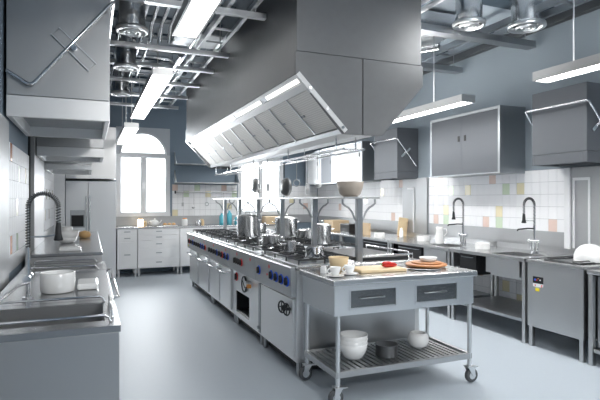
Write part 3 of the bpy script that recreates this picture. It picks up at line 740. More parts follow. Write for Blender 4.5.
# hanging pans and utensils on the pot rail
def hook(mb, x, y, z): mb.tube([(x, y, z + .012), (x + .014, y, z + .012), (x + .016, y, z - .01), (x, y, z - .03)], .003, 6)
def hanging_pan(x, y, r, zc, label, mat):
    t = thing('hanging_pan', label, 'frying pan', (x, y, zc - r), 'pans on the pot rail')
    ax = (-.97, -.23, 0)
    MB().lathe((x, y, zc), [(.001, 0), (r * .8, 0), (r, -.035), (r + .003, -.035), (r * .82, .004), (.001, .004)], 32, axis=ax).build('pan_body', M[mat], t)
    MB().tube([(x, y, zc + r), (x, y, (zc + r + 1.87) / 2), (x, y, 1.876)], .007, 8).build('pan_handle', M['darkmetal' if mat == 'greypan' else 'steel'], t)
    mb = MB(); mb.tube([(x, y, 1.872), (x - .012 * 0, y, 1.885), (x - .0, y, 1.888)], .003, 6); mb.build('hook', M['chrome'], t)
hanging_pan(2.06, 5.43, .105, 1.60, 'dark grey frying pan hanging in front of the second window', 'greypan')
hanging_pan(2.06, 6.60, .10, 1.65, 'pale steel frying pan hanging left of the dark one', 'steel')
def utensil(x, y, ztop, L, kind, label, group):
    t = thing('kitchen_utensil', label, 'utensil', (x, y, ztop - L), group)
    MB().tube([(x, y, ztop), (x, y, ztop - L * .75)], .004, 8).build('utensil_handle', M['steel'], t)
    if kind == 'ladle': MB().lathe((x, y - .01, ztop - L), [(.001, 0), (.03, .01), (.04, .04), (.037, .04), (.026, .014), (.001, .006)], 20).build('ladle_cup', M['steel'], t)
    elif kind == 'skimmer': MB().torus((x, y, ztop - L + .045), .035, .006, axis=(.3, 1, 0), n=20, m=6).build('skimmer_ring', M['dimsteel'], t)
    else: B(x - .022, x + .022, y - .003, y + .003, ztop - L, ztop - L * .72).build('blade', M['steel'], t)
for i, (y, L, k) in enumerate(((4.5, .32, 'ladle'), (4.75, .38, 'turner'), (5.05, .30, 'skimmer'), (6.0, .33, 'turner'), (6.35, .35, 'ladle'))):
    utensil(2.06, y, 1.888, L, k, 'steel %s hanging from the pot rail, %s' % (k, ['nearest the camera', 'second from the camera', 'third from the camera', 'just behind the dark pan', 'beside the pale pan'][i]), 'utensils on the pot rail')

# ------------------------------------------------------------------ left counter
def leftunit(y0, y1, zt, x1, label, name, hollow=None, cat='counter'):
    t = thing(name, label, cat, ((XL + x1) / 2, (y0 + y1) / 2, 0), 'units of the left counter')
    xa = XL + .055
    if hollow:
        a, b, c, d, dep = hollow    # x0,x1,y0,y1,depth
        mb = MB()
        mb.box(xa, x1, y0, c, zt - .03, zt); mb.box(xa, x1, d, y1, zt - .03, zt); mb.box(xa, a, c, d, zt - .03, zt); mb.box(b, x1, c, d, zt - .03, zt)
        mb.build('worktop', M['top'], t)
        bs = MB(); zb = zt - dep
        bs.box(a, a + .006, c, d, zb, zt - .002); bs.box(b - .006, b, c, d, zb, zt - .002)
        bs.box(a + .006, b - .006, c, c + .006, zb, zt - .002); bs.box(a + .006, b - .006, d - .006, d, zb, zt - .002); bs.box(a, b, c, d, zb - .006, zb)
        bs.build('basin', M['steel'], t)
        bd = MB(); bd.box(xa, x1 - .006, y0 + .004, y0 + .02, .10, zt - .03); bd.box(x1 - .022, x1 - .006, y0 + .02, y1 - .004, .10, zt - .03)
        bd.box(xa, x1 - .022, y1 - .02, y1 - .004, .10, zt - .03); bd.build('body', M['steel'], t, bev=.004)
    else:
        B(xa, x1, y0, y1, zt - .03, zt).build('worktop', M['top'], t, bev=.006)
        B(xa, x1 - .006, y0 + .004, y1 - .004, .10, zt - .03).build('body', M['steel'], t, bev=.004)
    for yy in (y0 + .06, y1 - .06):
        for xx in (xa + .06, x1 - .07): MB().cyl((xx, yy, 0), (xx, yy, .10), .02, 12).build('foot', M['dimsteel'], t)
    return t
def rim_rod(par, x0, x1, y, z, h=.022):
    MB().tube([(x0, y, z), (x0, y, z + h * .7), (x0 + .02, y, z + h), (x1 - .03, y, z + h), (x1 - .008, y, z + h * .7), (x1, y - .012, z)], .007, 8).build('rim_rod', M['chrome'], par)
l1 = leftunit(2.44, 3.10, .88, .13, 'large steel sink counter in the left foreground with plain front', 'sink_counter', (-.47, .07, 2.56, 3.02, .26))
rim_rod(l1, -.49, .09, 2.535, .88, .03); rim_rod(l1, -.47, .075, 3.045, .88, .03)
MB().tube([(.10, 2.60, .88), (.10, 2.60, .905), (.10, 2.98, .92), (.10, 2.98, .88)], .008, 8).build('side_handle', M['chrome'], l1)
l2 = leftunit(3.105, 4.45, .88, .13, 'flat steel drainer counter behind the foreground sink', 'drainer_counter')
MB().tube([(.128, 3.12, .885), (.155, 3.13, .89), (.155, 4.36, .89), (.128, 4.38, .885)], .009, 8).build('edge_rod', M['chrome'], l2)
l3 = leftunit(4.455, 5.05, .88, .13, 'second steel sink counter, between drainer and far counter', 'sink_counter', (-.45, .05, 4.53, 4.97, .24))
rim_rod(l3, -.45, .06, 4.50, .88, .03); rim_rod(l3, -.45, .06, 4.995, .88, .03)
l4 = leftunit(5.055, 8.4, .965, .11, 'long raised steel counter by the left wall, carrying white bowls', 'work_counter')

def faucet_mesh(x, y, z, sx, label, group='spring faucets'):
    """pre-rinse tap: column at x, spring arch towards sx"""
    t = thing('spring_faucet', label, 'faucet', (x, y, z), group)
    mb = MB().cyl((x, y, z), (x, y, z + .02), .03, 18); mb.cyl((x, y, z + .02), (x, y, z + .30), .014, 14); mb.build('column', M['chrome'], t)
    mb = MB()
    mb.cyl((x, y - .055, z + .13), (x, y + .055, z + .13), .016, 14)
    for s_ in (-1, 1): mb.cyl((x, y + s_ * .075, z + .13), (x, y + s_ * .05, z + .13), .022, 12); 
    mb.build('mixer_body', M['chrome'], t)
    for s_ in (-1, 1): MB().cyl((x, y + s_ * .045, z), (x, y + s_ * .045, z + .13), .009, 10).build('supply_pipe', M['chrome'], t)
    if sx < 0: MB().tube([(x, y, z + .27), (x + sx * .10, y, z + .275), (x + sx * .24, y, z + .268), (x + sx * .25, y, z + .25)], .008, 8).build('swing_spout', M['darkmetal'], t)
    r = .078; zc = z + .53
    path = [Vector((x, y, z + .30 + (zc - z - .30) * i / 8)) for i in range(8)] + arc((x + sx * r, y, zc), r, PI, 0, 14, (sx, 0, 0), (0, 0, 1)) + \
           [Vector((x + 2 * sx * r, y, zc - .09 * i / 3)) for i in range(1, 4)]
    MB().tube(path, .006, 8).build('hose', M['dimsteel'], t)
    # spring coil along the path
    co = []; tot = 0; T = 46; m_ = len(path) - 1
    for k in range(T * 8 + 1):
        u = k / (T * 8) * m_; i = min(int(u), m_ - 1); f = u - i
        p = path[i].lerp(path[i + 1], f); d = (path[i + 1] - path[i]).normalized(); s_ = Vector((0, 1, 0)); w = d.cross(s_)
        a = 2 * PI * k / 8; co.append(p + (s_ * math.cos(a) + w * math.sin(a)) * .012)
    MB().tube(co, .0028, 5).build('spring', M['darkmetal'], t)
    e = path[-1]
    MB().lathe(e, [(.012, 0), (.016, -.03), (.018, -.07), (.026, -.10), (.022, -.105), (.001, -.105)], 18).build('spray_head', M['darkmetal'], t)
    MB().tube([(x, y, z + .36), (x + sx * .09, y, z + .36), (x + sx * .15, y, z + .37)], .005, 6).build('support_arm', M['chrome'], t)
    return t
faucet_mesh(-.325, 3.24, .88, 1, 'tall spring faucet on the left counter beside the white bowl')
lv = MB().tube([(-.315, 3.18, .99), (-.36, 3.12, .985), (-.42, 3.0, .94), (-.46, 2.9, .91)], .009, 8)
tag(lv.build('rinse_hose', M['chrome']), 'short steel hose dropping from left faucet to the foreground sink', 'hose')
# goods on the left counter
mb = MB().lathe((-.185, 3.47, .881), [(.001, 0), (.085, 0), (.097, .008), (.100, .06), (.100, .118), (.096, .124), (.092, .118), (.090, .012), (.001, .01)], 40)
tag(mb.build('casserole_dish', M['white']), 'round white dish on the drainer counter in front of the left faucet', 'dish')
tag(B(-.075, .05, 3.46, 3.72, .881, .92).build('white_slab', M['white'], bev=.012), 'low rectangular white slab right of the round white dish', 'dish')  # plain white slab for a pale rectangle on the drainer
ZL = .966
tag(bowl(-.235, 6.25, ZL, .105, .06, 'white', 'wide lower white bowl stacked on the far left counter'), group='white bowls on the far left counter')
tag(bowl(-.235, 6.25, ZL + .022, .125, .115, 'white', 'tall white bowl resting in the wide one on the left counter'), group='white bowls on the far left counter')
mb = MB().lathe((-.235, 6.25, ZL + .045), [(.001, 0), (.05, 0), (.052, .10), (.055, .135), (.05, .14), (.046, .1), (.001, .01)], 28)
tag(mb.build('beaker', M['white']), 'white beaker standing in the stacked bowls on left counter', 'beaker')
tag(B(-.27, -.08, 5.25, 5.48, ZL, ZL + .025).build('white_tray', M['white'], bev=.008), 'flat white tray on the near end of the raised left counter', 'tray')
mb = MB().lathe((-.06, 7.0, ZL), [(.001, 0), (.06, .005), (.075, .04), (.06, .08), (.001, .095)], 20)
tag(mb.build('bread_roll', M['bread']), 'golden bread roll behind the white bowls on the left counter', 'bread')

# ------------------------------------------------------------------ left hoods
def wallhood(x0, x1, y0, y1, z0, z1, label, sx, name='wall_hood', open_=True, lipz=.155, mat='steel', group='wall extraction hoods'):
    t = thing(name, label, 'wall hood', ((x0 + x1) / 2, (y0 + y1) / 2, z0), group)
    w = .035
    B(x0, x1, y0, y1, z0 + lipz, z1).build('hood_body', M[mat], t, bev=.004)
    mb = MB(); g = .004
    mb.box(x0, x1, y0 - g, y0 + w, z0, z0 + lipz - .002); mb.box(x0, x1, y1 - w, y1, z0, z0 + lipz - .002)
    mb.box(x0, x0 + w, y0 + w, y1 - w, z0, z0 + lipz - .002); mb.box(x1 - w, x1, y0 + w, y1 - w, z0, z0 + lipz - .002)
    mb.build('hood_lip', M['steelp' if mat == 'steel' else mat], t, bev=.003)
    B(x0 + w, x1 - w, y0 + w, y1 - w, z0 + .09, z0 + .10).build('underside_filter', M['dimsteel'], t)
    return t
def bracket_bar(par, pts, plate_pts, ybase, yfar, xs):
    MB().tube(pts, .012, 12).build('lift_bar', M['chrome'], par)
hA = wallhood(XL + .022, .14, 4.10, 5.33, 2.045, ZC - .04, 'huge near left wall hood with a bent handle bar on its side', 1)
def soften(pts, k=.04):
    pts = [Vector(p) for p in pts]; out = [pts[0]]
    for i in range(1, len(pts) - 1):
        a = (pts[i - 1] - pts[i]).normalized() * k; b = (pts[i + 1] - pts[i]).normalized() * k
        for q in range(5):
            u = q / 4; out.append((pts[i] + a) * (1 - u) ** 2 + pts[i] * 2 * u * (1 - u) + (pts[i] + b) * u ** 2)
    return out + [pts[-1]]
MB().tube(soften([(XL + .03, 4.05, 2.36), (-.387, 4.05, 2.262), (.165, 4.05, 2.945), (.165, 5.35, 2.945)]), .013, 12).build('lift_bar', M['chrome'], hA)
pb = MB(); cx, cz = -.108, 2.563; a = R(-44)
def rot(u, v): return (cx + u * math.cos(a) - v * math.sin(a), cz + u * math.sin(a) + v * math.cos(a))
pb.prism([rot(-.17, -.035), rot(.17, -.035), rot(.17, .035), rot(-.17, .035)], 'y', 4.088, 4.099); pb.build('bracket_plate', M['steel'], hA, bev=.003)
pb = MB(); pb.prism([rot(-.175, -.042), rot(.175, -.042), rot(.175, -.034), rot(-.175, -.034)], 'y', 4.078, 4.088)
pb.prism([rot(-.175, .034), rot(.175, .034), rot(.175, .042), rot(-.175, .042)], 'y', 4.078, 4.088); pb.build('bracket_edge', M['fine'], hA)
MB().cyl((cx, 4.088, cz), (cx, 4.04, cz), .02, 14).build('pivot', M['chrome'], hA)
wallhood(XL + .06, .14, 5.87, 6.66, 1.91, 3.0, 'second wall hood on the left, behind the huge near one', 1, lipz=.10)
wallhood(XL + .022, .02, 7.2, 8.5, 1.84, 2.9, 'third wall hood on the left, farthest and lowest', 1, lipz=.08)

# right wall-mounted hoods with lift bars
def rhood(y0, y1, z0, z1, label):
    t = wallhood(4.45, XR - .004, y0, y1, z0, z1, label, -1, lipz=.11, mat='cab')
    MB().tube(soften([(4.78, y0 - .04, 1.99), (4.43, y0 - .04, 2.405), (4.40, y0 - .04, 2.41), (4.40, y1 + .04, 2.41), (4.46, y1 + .04, 2.33), (4.60, y1 + .04, 2.15)], .02), .011, 12).build('lift_bar', M['chrome'], t)
    cx, cz = 4.60, 2.20; a = R(40)
    pp = [(cx + u * math.cos(a) - v * math.sin(a), cz + u * math.sin(a) + v * math.cos(a)) for u, v in ((-.11, -.018), (.11, -.018), (.11, .018), (-.11, .018))]
    MB().prism(pp, 'y', y0 - .018, y0 - .004).build('bracket_plate', M['chrome'], t)
    MB().cyl((cx, y0 - .05, cz), (cx, y0 - .004, cz), .014, 12).build('pivot', M['chrome'], t)
    B(4.447, 4.4495, y0, y1, 2.42, 2.425).build('seam', M['dimsteel'], t)
    return t
rhood(3.455, 4.113, 1.82, 2.60, 'near right wall hood with a chrome lift bar, at the picture edge')
rhood(6.73, 7.42, 1.79, 2.59, 'far right wall hood with lift bar, behind the two-door cabinet')

# wall cabinets right
def wallcab(y0, y1, z0, z1, label, two=True, mat='cab', hz=.55):
    t = thing('wall_cabinet', label, 'wall cabinet', (4.65, (y0 + y1) / 2, z0), 'wall cabinets on the right')
    mb = MB(); x0 = 4.47
    mb.box(x0, XR - .002, y0, y1, z0, z1); mb.box(x0 - .02, x0, y0, y0 + .035, z0, z1); mb.box(x0 - .02, x0, y1 - .035, y1, z0, z1)
    mb.box(x0 - .02, x0, y0 + .035, y1 - .035, z1 - .035, z1); mb.box(x0 - .02, x0, y0 + .035, y1 - .035, z0, z0 + .012)
    mb.build('cabinet_body', M['dimsteel'], t, bev=.002)
    ys = [y0 + .037, (y0 + y1) / 2, y1 - .037] if two else [y0 + .037, y1 - .037]
    for i in range(len(ys) - 1):
        d = B(x0 - .018, x0 - .001, ys[i] + .001, ys[i + 1] - .001, z0 + .014, z1 - .037).build('door', M[mat], t, bev=.002)
        yy = ys[i + 1] - .06 if (i == 0 and two) else ys[i] + .06
        B(x0 - .026, x0 - .018, yy - .018, yy + .018, z0 + (z1 - z0) * hz, z0 + (z1 - z0) * hz + .075).build('handle', M['black'], d, bev=.004)
    return t
wallcab(4.58, 5.90, 1.77, 2.57, 'two-door steel wall cabinet between the right hoods')
wallcab(7.84, 8.98, 1.78, 2.50, 'pale single-door wall cabinet behind the gantry bowl', False, 'whitepaint', .62)
wallcab(9.02, 9.60, 1.78, 2.50, 'narrow wall cabinet near the far right corner', False, 'cab')
wallcab(9.64, 10.4, 1.78, 2.50, 'white-looking wall cabinet in the far right corner', False, 'whitepaint')

# ------------------------------------------------------------------ right side tables
XT0, XT1, ZR = 4.04, XR - .055, .86
def table(y0, y1, label, basin=None, blacks=()):
    t = thing('sink_table' if basin else 'work_table', label, 'worktable', ((XT0 + XT1) / 2, (y0 + y1) / 2, 0), 'steel tables on the right')
    if basin:
        b0, b1 = basin; a, b = XT0 + .10, XT0 + .46; mb = MB()
        mb.box(XT0, XT1, y0, b0, .825, ZR); mb.box(XT0, XT1, b1, y1, .825, ZR); mb.box(XT0, a, b0, b1, .825, ZR); mb.box(b, XT1, b0, b1, .825, ZR)
        mb.build('worktop', M['topl'], t)
        bs = MB(); zb = .62
        bs.box(a, a + .006, b0, b1, zb, .858); bs.box(b - .006, b, b0, b1, zb, .858); bs.box(a + .006, b - .006, b0, b0 + .006, zb, .858); bs.box(a + .006, b - .006, b1 - .006, b1, zb, .858); bs.box(a, b, b0, b1, zb - .006, zb)
        bs.build('basin', M['steel'], t)
        B(XT0 + .05, XT0 + .062, b0 - .02, b1 + .02, .65, .824).build('basin_apron', M['steel'], t, bev=.002)
    else:
        B(XT0, XT1, y0, y1, .825, ZR).build('worktop', M['topl'], t, bev=.006)
    B(XT1 - .01, XT1, y0, y1, ZR, ZR + .06).build('upstand', M['steel'], wr)
    for y in (y0 + .03, y1 - .03):
        for x in (XT0 + .04, XT1 - .04): B(x - .02, x + .02, y - .02, y + .02, 0, .825).build('leg', M['steel'], t, bev=.003)
    B(XT0 + .02, XT1 - .02, y0 + .052, y1 - .052, .21, .24).build('lower_shelf', M['dimsteel'], t, bev=.003)
    return t
table(3.83, 4.98, 'steel sink table next to the dishwasher, with nearest right faucet', (3.96, 4.40))
table(4.99, 6.34, 'steel sink table with the second faucet and white jug', (5.12, 5.54))
table(6.35, 7.90, 'steel worktable carrying the leaning wooden board')
table(7.91, 9.60, 'far steel worktable by the back right corner')
def blackbox(y0, y1, label):  # plain black box with a front rod, set under a table
    mb = B(XT0 + .07, XT0 + .50, y0, y1, .60, .80)
    t = thing('undercounter_box', label, 'drawer unit', (XT0 + .3, (y0 + y1) / 2, .58), 'black units under the right tables')
    B(XT0 + .07, XT0 + .52, y0, y1, .58, .824).build('box_shell', M['blackin'], t, bev=.004)
    MB().tube([(XT0 + .07, y0 + .05, .78), (XT0 + .05, y0 + .05, .78), (XT0 + .05, y1 - .05, .78), (XT0 + .07, y1 - .05, .78)], .005, 6).build('pull_rod', M['dimsteel'], t)
blackbox(4.60, 4.88, 'black box under the table between both right sinks')
blackbox(5.64, 6.20, 'black box under the table beyond the second sink')
blackbox(6.45, 7.2, 'farthest black box under the right tables')

dw = thing('dishwasher', 'floor-standing steel dishwasher with control sticker on the right', 'dishwasher', (4.4, 3.48, 0))
DX0, DX1, DY0, DY1 = 4.04, XR - .035, 3.17, 3.79
B(DX0, DX1, DY0, DY1, .20, .83).build('body', M['steel'], dw, bev=.005)
mb = MB(); a, b, c, d = DX0 + .12, DX1 - .14, DY0 + .12, DY1 - .1
mb.box(DX0 - .01, DX1, DY0 - .005, c, .831, .855); mb.box(DX0 - .01, DX1, d, DY1 + .005, .831, .855); mb.box(DX0 - .01, a, c, d, .831, .855); mb.box(b, DX1, c, d, .831, .855)
mb.build('top_rim', M['topl'], dw)
B(a, b, c, d, .831, .838).build('top_tray', M['fine'], dw)
mb = MB().tube([(a, c, .862), (b, c, .862), (b, d, .862), (a, d, .862), (a, c, .862)], .007, 8); mb.build('gasket_rod', M['darkmetal'], dw)
for x in (DX0 + .03, DX1 - .03):
    for y in (DY0 + .03, DY1 - .03): B(x - .02, x + .02, y - .02, y + .02, 0, .20).build('leg', M['steel'], dw, bev=.003)
B(DX0 - .004, DX0, 3.60, 3.72, .635, .70).build('control_display', M['black'], dw)
def spot(y, z, r, col): MB().cyl((DX0 - .003, y, z), (DX0 - .007, y, z), r, 12).build('control_light', M[col], dw)
spot(3.692, .669, .011, 'blue'); spot(3.672, .667, .006, 'redmark'); spot(3.655, .682, .005, 'orange'); spot(3.632, .67, .007, 'white')
B(DX0 - .003, DX0, 3.60, 3.72, .60, .633).build('white_sticker', M['white'], dw)
mb = MB()
for y, z in ((3.69, .615), (3.615, .62), (3.618, .607)): mb.box(DX0 - .004, DX0 - .003, y - .008, y + .008, z - .005, z + .005)
mb.build('sticker_print', M['redmark'], dw)
B(DX0 - .003, DX0, 3.645, 3.69, .558, .588).build('yellow_sticker', M['yellow'], dw)
# near right table at the picture edge
nt_ = thing('steel_bench', 'steel bench cut off at the right picture edge, next to the dishwasher', 'worktable', (4.4, 2.7, 0))
B(XT0, XR - .035, 2.2, 3.14, .80, .835).build('worktop', M['topl'], nt_, bev=.006)
for y in (2.26, 3.11):
    for x in (XT0 + .03, XT1 - .02): B(x - .02, x + .02, y - .02, y + .02, 0, .80).build('leg', M['steel'], nt_, bev=.003)
B(XT0 + .06, XR - .06, 2.3, 3.08, .16, .78).build('cabinet_box', M['steel'], nt_, bev=.003)
B(XT0 + .01, XR - .06, 2.3, 3.08, .12, .15).build('lower_shelf', M['steel'], nt_, bev=.003)

# faucets right
faucet_mesh(4.55, 5.33, ZR, -1, 'spring faucet behind the white jug on the right tables')
faucet_mesh(4.58, 4.20, ZR, -1, 'spring faucet nearest the dishwasher on the right tables')
# white frames on the steel wall panels
def wframe(y0, y1, z0, z1, label, full=True):
    mb = MB(); x0, x1 = XR - .045, XR - .031; w = .018
    mb.box(x0, x1, y0, y1, z1 - .03, z1); mb.box(x0, x1, y0, y0 + w, z0, z1 - .03)
    if full: mb.box(x0, x1, y1 - w, y1, z0, z1 - .03)
    tag(mb.build('wall_guide_frame', M['whitepaint']), label, 'guide frame')
wframe(3.70, 3.90, .93, 1.69, 'white upright guide frame on the steel panel beside the dishwasher')
wframe(6.80, 6.98, .93, 1.65, 'narrow guide rail on the steel panel between the tile fields', False)

# stacks of plates (each plate counted)
def plate_stack(x, y, n, r, where, z=ZR + .001):
    for k in range(n):
        o = MB().lathe((x, y, z + k * .0125), [(.001, 0), (r * .96, 0), (r, .002), (r, .0105), (r * .97, .0122), (r * .9, .0118), (.001, .0118)], 32).build('stacked_plate', M['white'], loc=(x, y, z + k * .0125))
        pos = {0: 'lowest plate', n - 1: 'topmost plate'}.get(k, 'plate number %s from the bottom' % ('one', 'two', 'three', 'four', 'five', 'six', 'seven', 'eight')[k])
        tag(o, 'white round %s in the stack %s' % (pos, where), 'plate', 'plates stacked %s' % where)
plate_stack(4.36, 4.765, 6, .088, 'between the two right faucets')
plate_stack(4.42, 6.02, 6, .090, 'left of the white jug')
plate_stack(4.20, 6.85, 6, .085, 'below the leaning wooden board')
# jug
jg = thing('white_jug', 'tall white jug with handle left of the middle faucet', 'jug', (4.36, 5.60, ZR + .001))
MB().lathe((4.38, 5.60, ZR + .001), [(.001, 0), (.055, 0), (.057, .01), (.052, .12), (.045, .19), (.05, .225), (.047, .225), (.041, .19), (.048, .12), (.001, .01)], 30).build('jug_body', M['white'], jg)
MB().tube([(4.42, 5.57, ZR + .20), (4.455, 5.55, ZR + .20), (4.46, 5.545, ZR + .15), (4.425, 5.565, ZR + .10)], .007, 8).build('jug_handle', M['white'], jg)
# dome-like plate in rack at right edge
pr = thing('plate_rack', 'dark wire plate rack on top of the dishwasher at the right edge', 'plate rack', (4.36, 3.36, .856))
mb = MB(); 
mb.tube([(4.14, 3.36, .875), (4.22, 3.34, .875), (4.30, 3.32, .88), (4.335, 3.31, .862)], .005, 6)
mb.tube([(4.37, 3.30, .862), (4.40, 3.30, .88), (4.50, 3.27, .875), (4.60, 3.25, .875)], .005, 6); mb.build('wire', M['darkmetal'], pr)
o = MB().lathe((4.42, 3.40, .862), [(.135, 0), (.140, .004), (.138, .06), (.12, .11), (.085, .145), (.045, .163), (.001, .168)], 40).build('upturned_bowl', M['white'])
tag(o, 'large white bowl turned upside down at the right picture edge', 'bowl')
# boards and bits on far right tables
o = B(-.09, .09, -.009, .009, 0, .30).build('wooden_board', M['wood'], loc=(0, 0, 0), bev=.006); o.location = (4.68, 6.95, ZR + .003); o.rotation_euler = (R(0), R(0), R(-60))
o.rotation_euler = (R(0), R(8), R(0)); tag(o, 'pale wooden board standing upright before the far steel wall panel', 'cutting board')
mb = B(-.01, .01, -.09, .09, 0, .27)
o = mb.build('wooden_board', M['wood2'], loc=(0, 0, 0), bev=.005); o.location = (4.77, 7.10, ZR + .003); o.rotation_euler = (0, R(5), 0); tag(o, 'brown wooden board behind the pale upright one', 'cutting board')
tag(MB().lathe((4.52, 6.72, ZR + .001), [(.001, 0), (.03, 0), (.032, .01), (.03, .10), (.018, .125), (.018, .145), (.001, .147)], 20).build('white_bottle', M['white']), 'small white bottle in front of the leaning wooden board', 'bottle')
tag(B(4.30, 4.34, 7.35, 7.65, ZR + .001, ZR + .20).build('wooden_crate', M['card'], bev=.004), 'tan wooden box right of the nearest gantry post', 'box')
tag(B(4.25, 4.60, 7.95, 8.3, ZR + .001, ZR + .16).build('black_appliance', M['black'], bev=.01), 'dark countertop appliance on the far right table', 'appliance')
tag(B(4.25, 4.6, 8.6, 9.0, ZR + .001, ZR + .20).build('cardboard_box', M['card'], bev=.004), 'tan cardboard box on the far right table', 'box')

# ------------------------------------------------------------------ back wall furniture
xs = [.465, .83, 1.62, 2.40, 3.20, 4.00]
for i in range(5):
    a, b = xs[i] + .002, xs[i + 1] - .002
    t = thing('base_cabinet', ['narrow two-drawer base cabinet beside the fridge', 'base cabinet with four drawer pulls under the arched window', 'base cabinet just right of the four-drawer one',
              'base cabinet behind the island in front of second window', 'base cabinet in the far right of the back row'][i], 'base cabinet', ((a + b) / 2, 10.28, 0), 'base cabinets along the back wall')
    B(a, b, 10.02, YB - .015, .15, .905).build('cabinet_body', M['steelp'], t, bev=.002)
    if i == 1: zz = [.16, .34, .52, .68, .78, .90]
    elif i == 0: zz = [.16, .66, .78, .90]
    else: zz = [.16, .74, .90]
    for k in range(len(zz) - 1):
        if i == 1 and k == 4: pass
        d = B(a + .004, b - .004, 10.002, 10.019, zz[k] + .003, zz[k + 1] - .003).build('drawer' if i < 2 else 'door', M['steelp'], t, bev=.002)
        m = (a + b) / 2
        B(m - .055, m + .055, 9.992, 10.002, (zz[k] + zz[k + 1]) / 2, (zz[k] + zz[k + 1]) / 2 + .018).build('handle', M['dimsteel'], d, bev=.003)
    for x in (a + .03, b - .03):
        for y in (10.05, 10.53): B(x - .017, x + .017, y - .017, y + .017, 0, .15).build('leg', M['steel'], t)
tag(B(.455, 4.02, 9.985, YB - .013, .907, .938).build('back_worktop', M['topl'], bev=.004), 'long steel worktop on the cabinets under the arched window', 'worktop')
ZB = .939
fr = thing('refrigerator', 'large two-door steel refrigerator with water dispenser in the back left corner', 'refrigerator', (.0, 10.15, 0))
B(-.40, .440, 9.84, 10.58, .02, 1.79).build('body', M['steelp'], fr, bev=.005)
dl = B(-.398, -.037, 9.80, 9.838, .06, 1.785).build('door', M['fridge'], fr, bev=.006)
drr = B(-.029, .438, 9.80, 9.838, .06, 1.785).build('door', M['fridge'], fr, bev=.006)
B(-.325, -.085, 9.792, 9.801, .96, 1.27).build('dispenser_panel', M['dimsteel'], dl, bev=.004)
B(-.305, -.105, 9.786, 9.793, .98, 1.18).build('dispenser_niche', M['blackin'], dl)
for par, x in ((dl, -.062), (drr, -.005)): MB().tube([(x, 9.80, .8), (x, 9.762, .82), (x, 9.762, 1.5), (x, 9.80, 1.52)], .01, 8).build('handle', M['chrome'], par)
for x in (-.35, .39): MB().cyl((x, 9.9, 0), (x, 9.9, .02), .02, 10).build('foot', M['rubber'], fr)
tp = thing('overhead_cabinet', 'steel cabinet above the refrigerator in the back left corner', 'cabinet', (.0, 10.2, 1.84))
B(-.40, .440, 9.84, 10.58, 1.83, 2.78).build('cabinet_body', M['steelp'], tp, bev=.003)
for a, b in ((-.398, .018), (.022, .438)): B(a, b, 9.822, 9.838, 1.835, 2.775).build('door', M['steelp'], tp, bev=.003)

# wall shelves between the windows
for z, l in ((2.17, 'upper steel wall shelf on the blue back wall'), (1.79, 'lower steel wall shelf just above the back tiles')):
    t = thing('wall_shelf', l, 'shelf', (2.25, 10.45, z), 'steel shelves on the back wall')
    B(1.60, 2.92, 10.30, YB - .001, z, z + .02).build('shelf_board', M['steel'], t, bev=.003)
    for x in (1.60, 2.90): MB().prism([(10.31, z + .02), (10.59, z + .02), (10.59, z + .27), (10.57, z + .27)], 'x', x, x + .012).build('end_bracket', M['fine'], t)
t = thing('utensil_rail', 'thin steel utensil rail across the back wall tiles', 'rail', (2.25, 10.53, 1.61))
MB().cyl((1.62, 10.53, 1.61), (2.92, 10.53, 1.61), .011, 10).build('bar', M['steel'], t)
for x in (1.64, 2.90): MB().cyl((x, 10.53, 1.61), (x, 10.588, 1.61), .012, 10).build('bar_mount', M['black'], t)
MB().cyl((1.60, 10.53, 1.61), (1.625, 10.53, 1.61), .03, 14).build('end_cap', M['black'], t)
for i, (x, L, k) in enumerate(((1.76, .28, 'turner'), (1.98, .33, 'ladle'), (2.26, .28, 'skimmer'), (2.62, .30, 'turner'), (2.76, .33, 'skimmer'))):
    utensil(x, 10.515, 1.60, L, k, 'small %s on the back wall rail, %s' % (k, ['first from the left', 'second from the left', 'third from the left', 'fourth from the left', 'rightmost'][i]), 'utensils on the back wall rail')

# goods on the back worktop
def canister(x, y, r, h, label, mat, name='canister', cat='canister', cap='wood', z=ZB):
    t = thing(name, label, cat, (x, y, z), 'goods on the back worktop')
    MB().lathe((x, y, z), [(.001, 0), (r * .9, 0), (r, .01), (r, h - .02), (r * .85, h), (.001, h)], 24).build('body', M[mat], t)
    MB().lathe((x, y, z + h), [(r * .7, 0), (r * .7, .02), (.001, .022)], 20).build('lid', M[cap], t)
canister(.90, 10.2, .055, .14, 'warm glowing round canister at the left of the back worktop', 'glow', 'glowing_canister', 'table lamp')
canister(.985, 10.17, .035, .09, 'small cream canister touching the glowing canister', 'cream')
t = thing('white_teapot', 'white teapot glowing in window light on the back worktop', 'teapot', (1.17, 10.22, ZB))
MB().lathe((1.17, 10.22, ZB), [(.001, 0), (.05, 0), (.085, .04), (.08, .09), (.04, .12), (.015, .13), (.018, .15), (.001, .16)], 28).build('body', M['white'], t)
MB().tube([(1.24, 10.22, ZB + .05), (1.28, 10.22, ZB + .08), (1.30, 10.22, ZB + .12)], .01, 8).build('spout', M['white'], t)
MB().torus((1.085, 10.22, ZB + .07), .03, .007, axis=(0, 1, 0), n=18, m=6).build('handle', M['white'], t)
t = thing('bread_tray', 'flat tray of bread under the arched window', 'tray', (1.44, 10.25, ZB))
B(1.31, 1.60, 10.12, 10.38, ZB, ZB + .015).build('tray_base', M['white'], t, bev=.004)
for k, x in enumerate((1.37, 1.455, 1.54)):
    tag(MB().lathe((x, 10.25, ZB + .016), [(.001, 0), (.035, .003), (.04, .018), (.025, .038), (.001, .044)], 18).build('bread_bun', M['bread']), 'golden bun on the tray under the arched window, %s' % ('left', 'middle', 'right')[k], 'bread', 'buns on the bread tray')
canister(1.75, 10.22, .06, .13, 'round white jar with an orange lid on the back worktop', 'white', 'cookie_jar', 'jar', 'orange')
canister(2.02, 10.2, .06, .11, 'small polished steel canister on the back worktop', 'chrome', cap='steel')
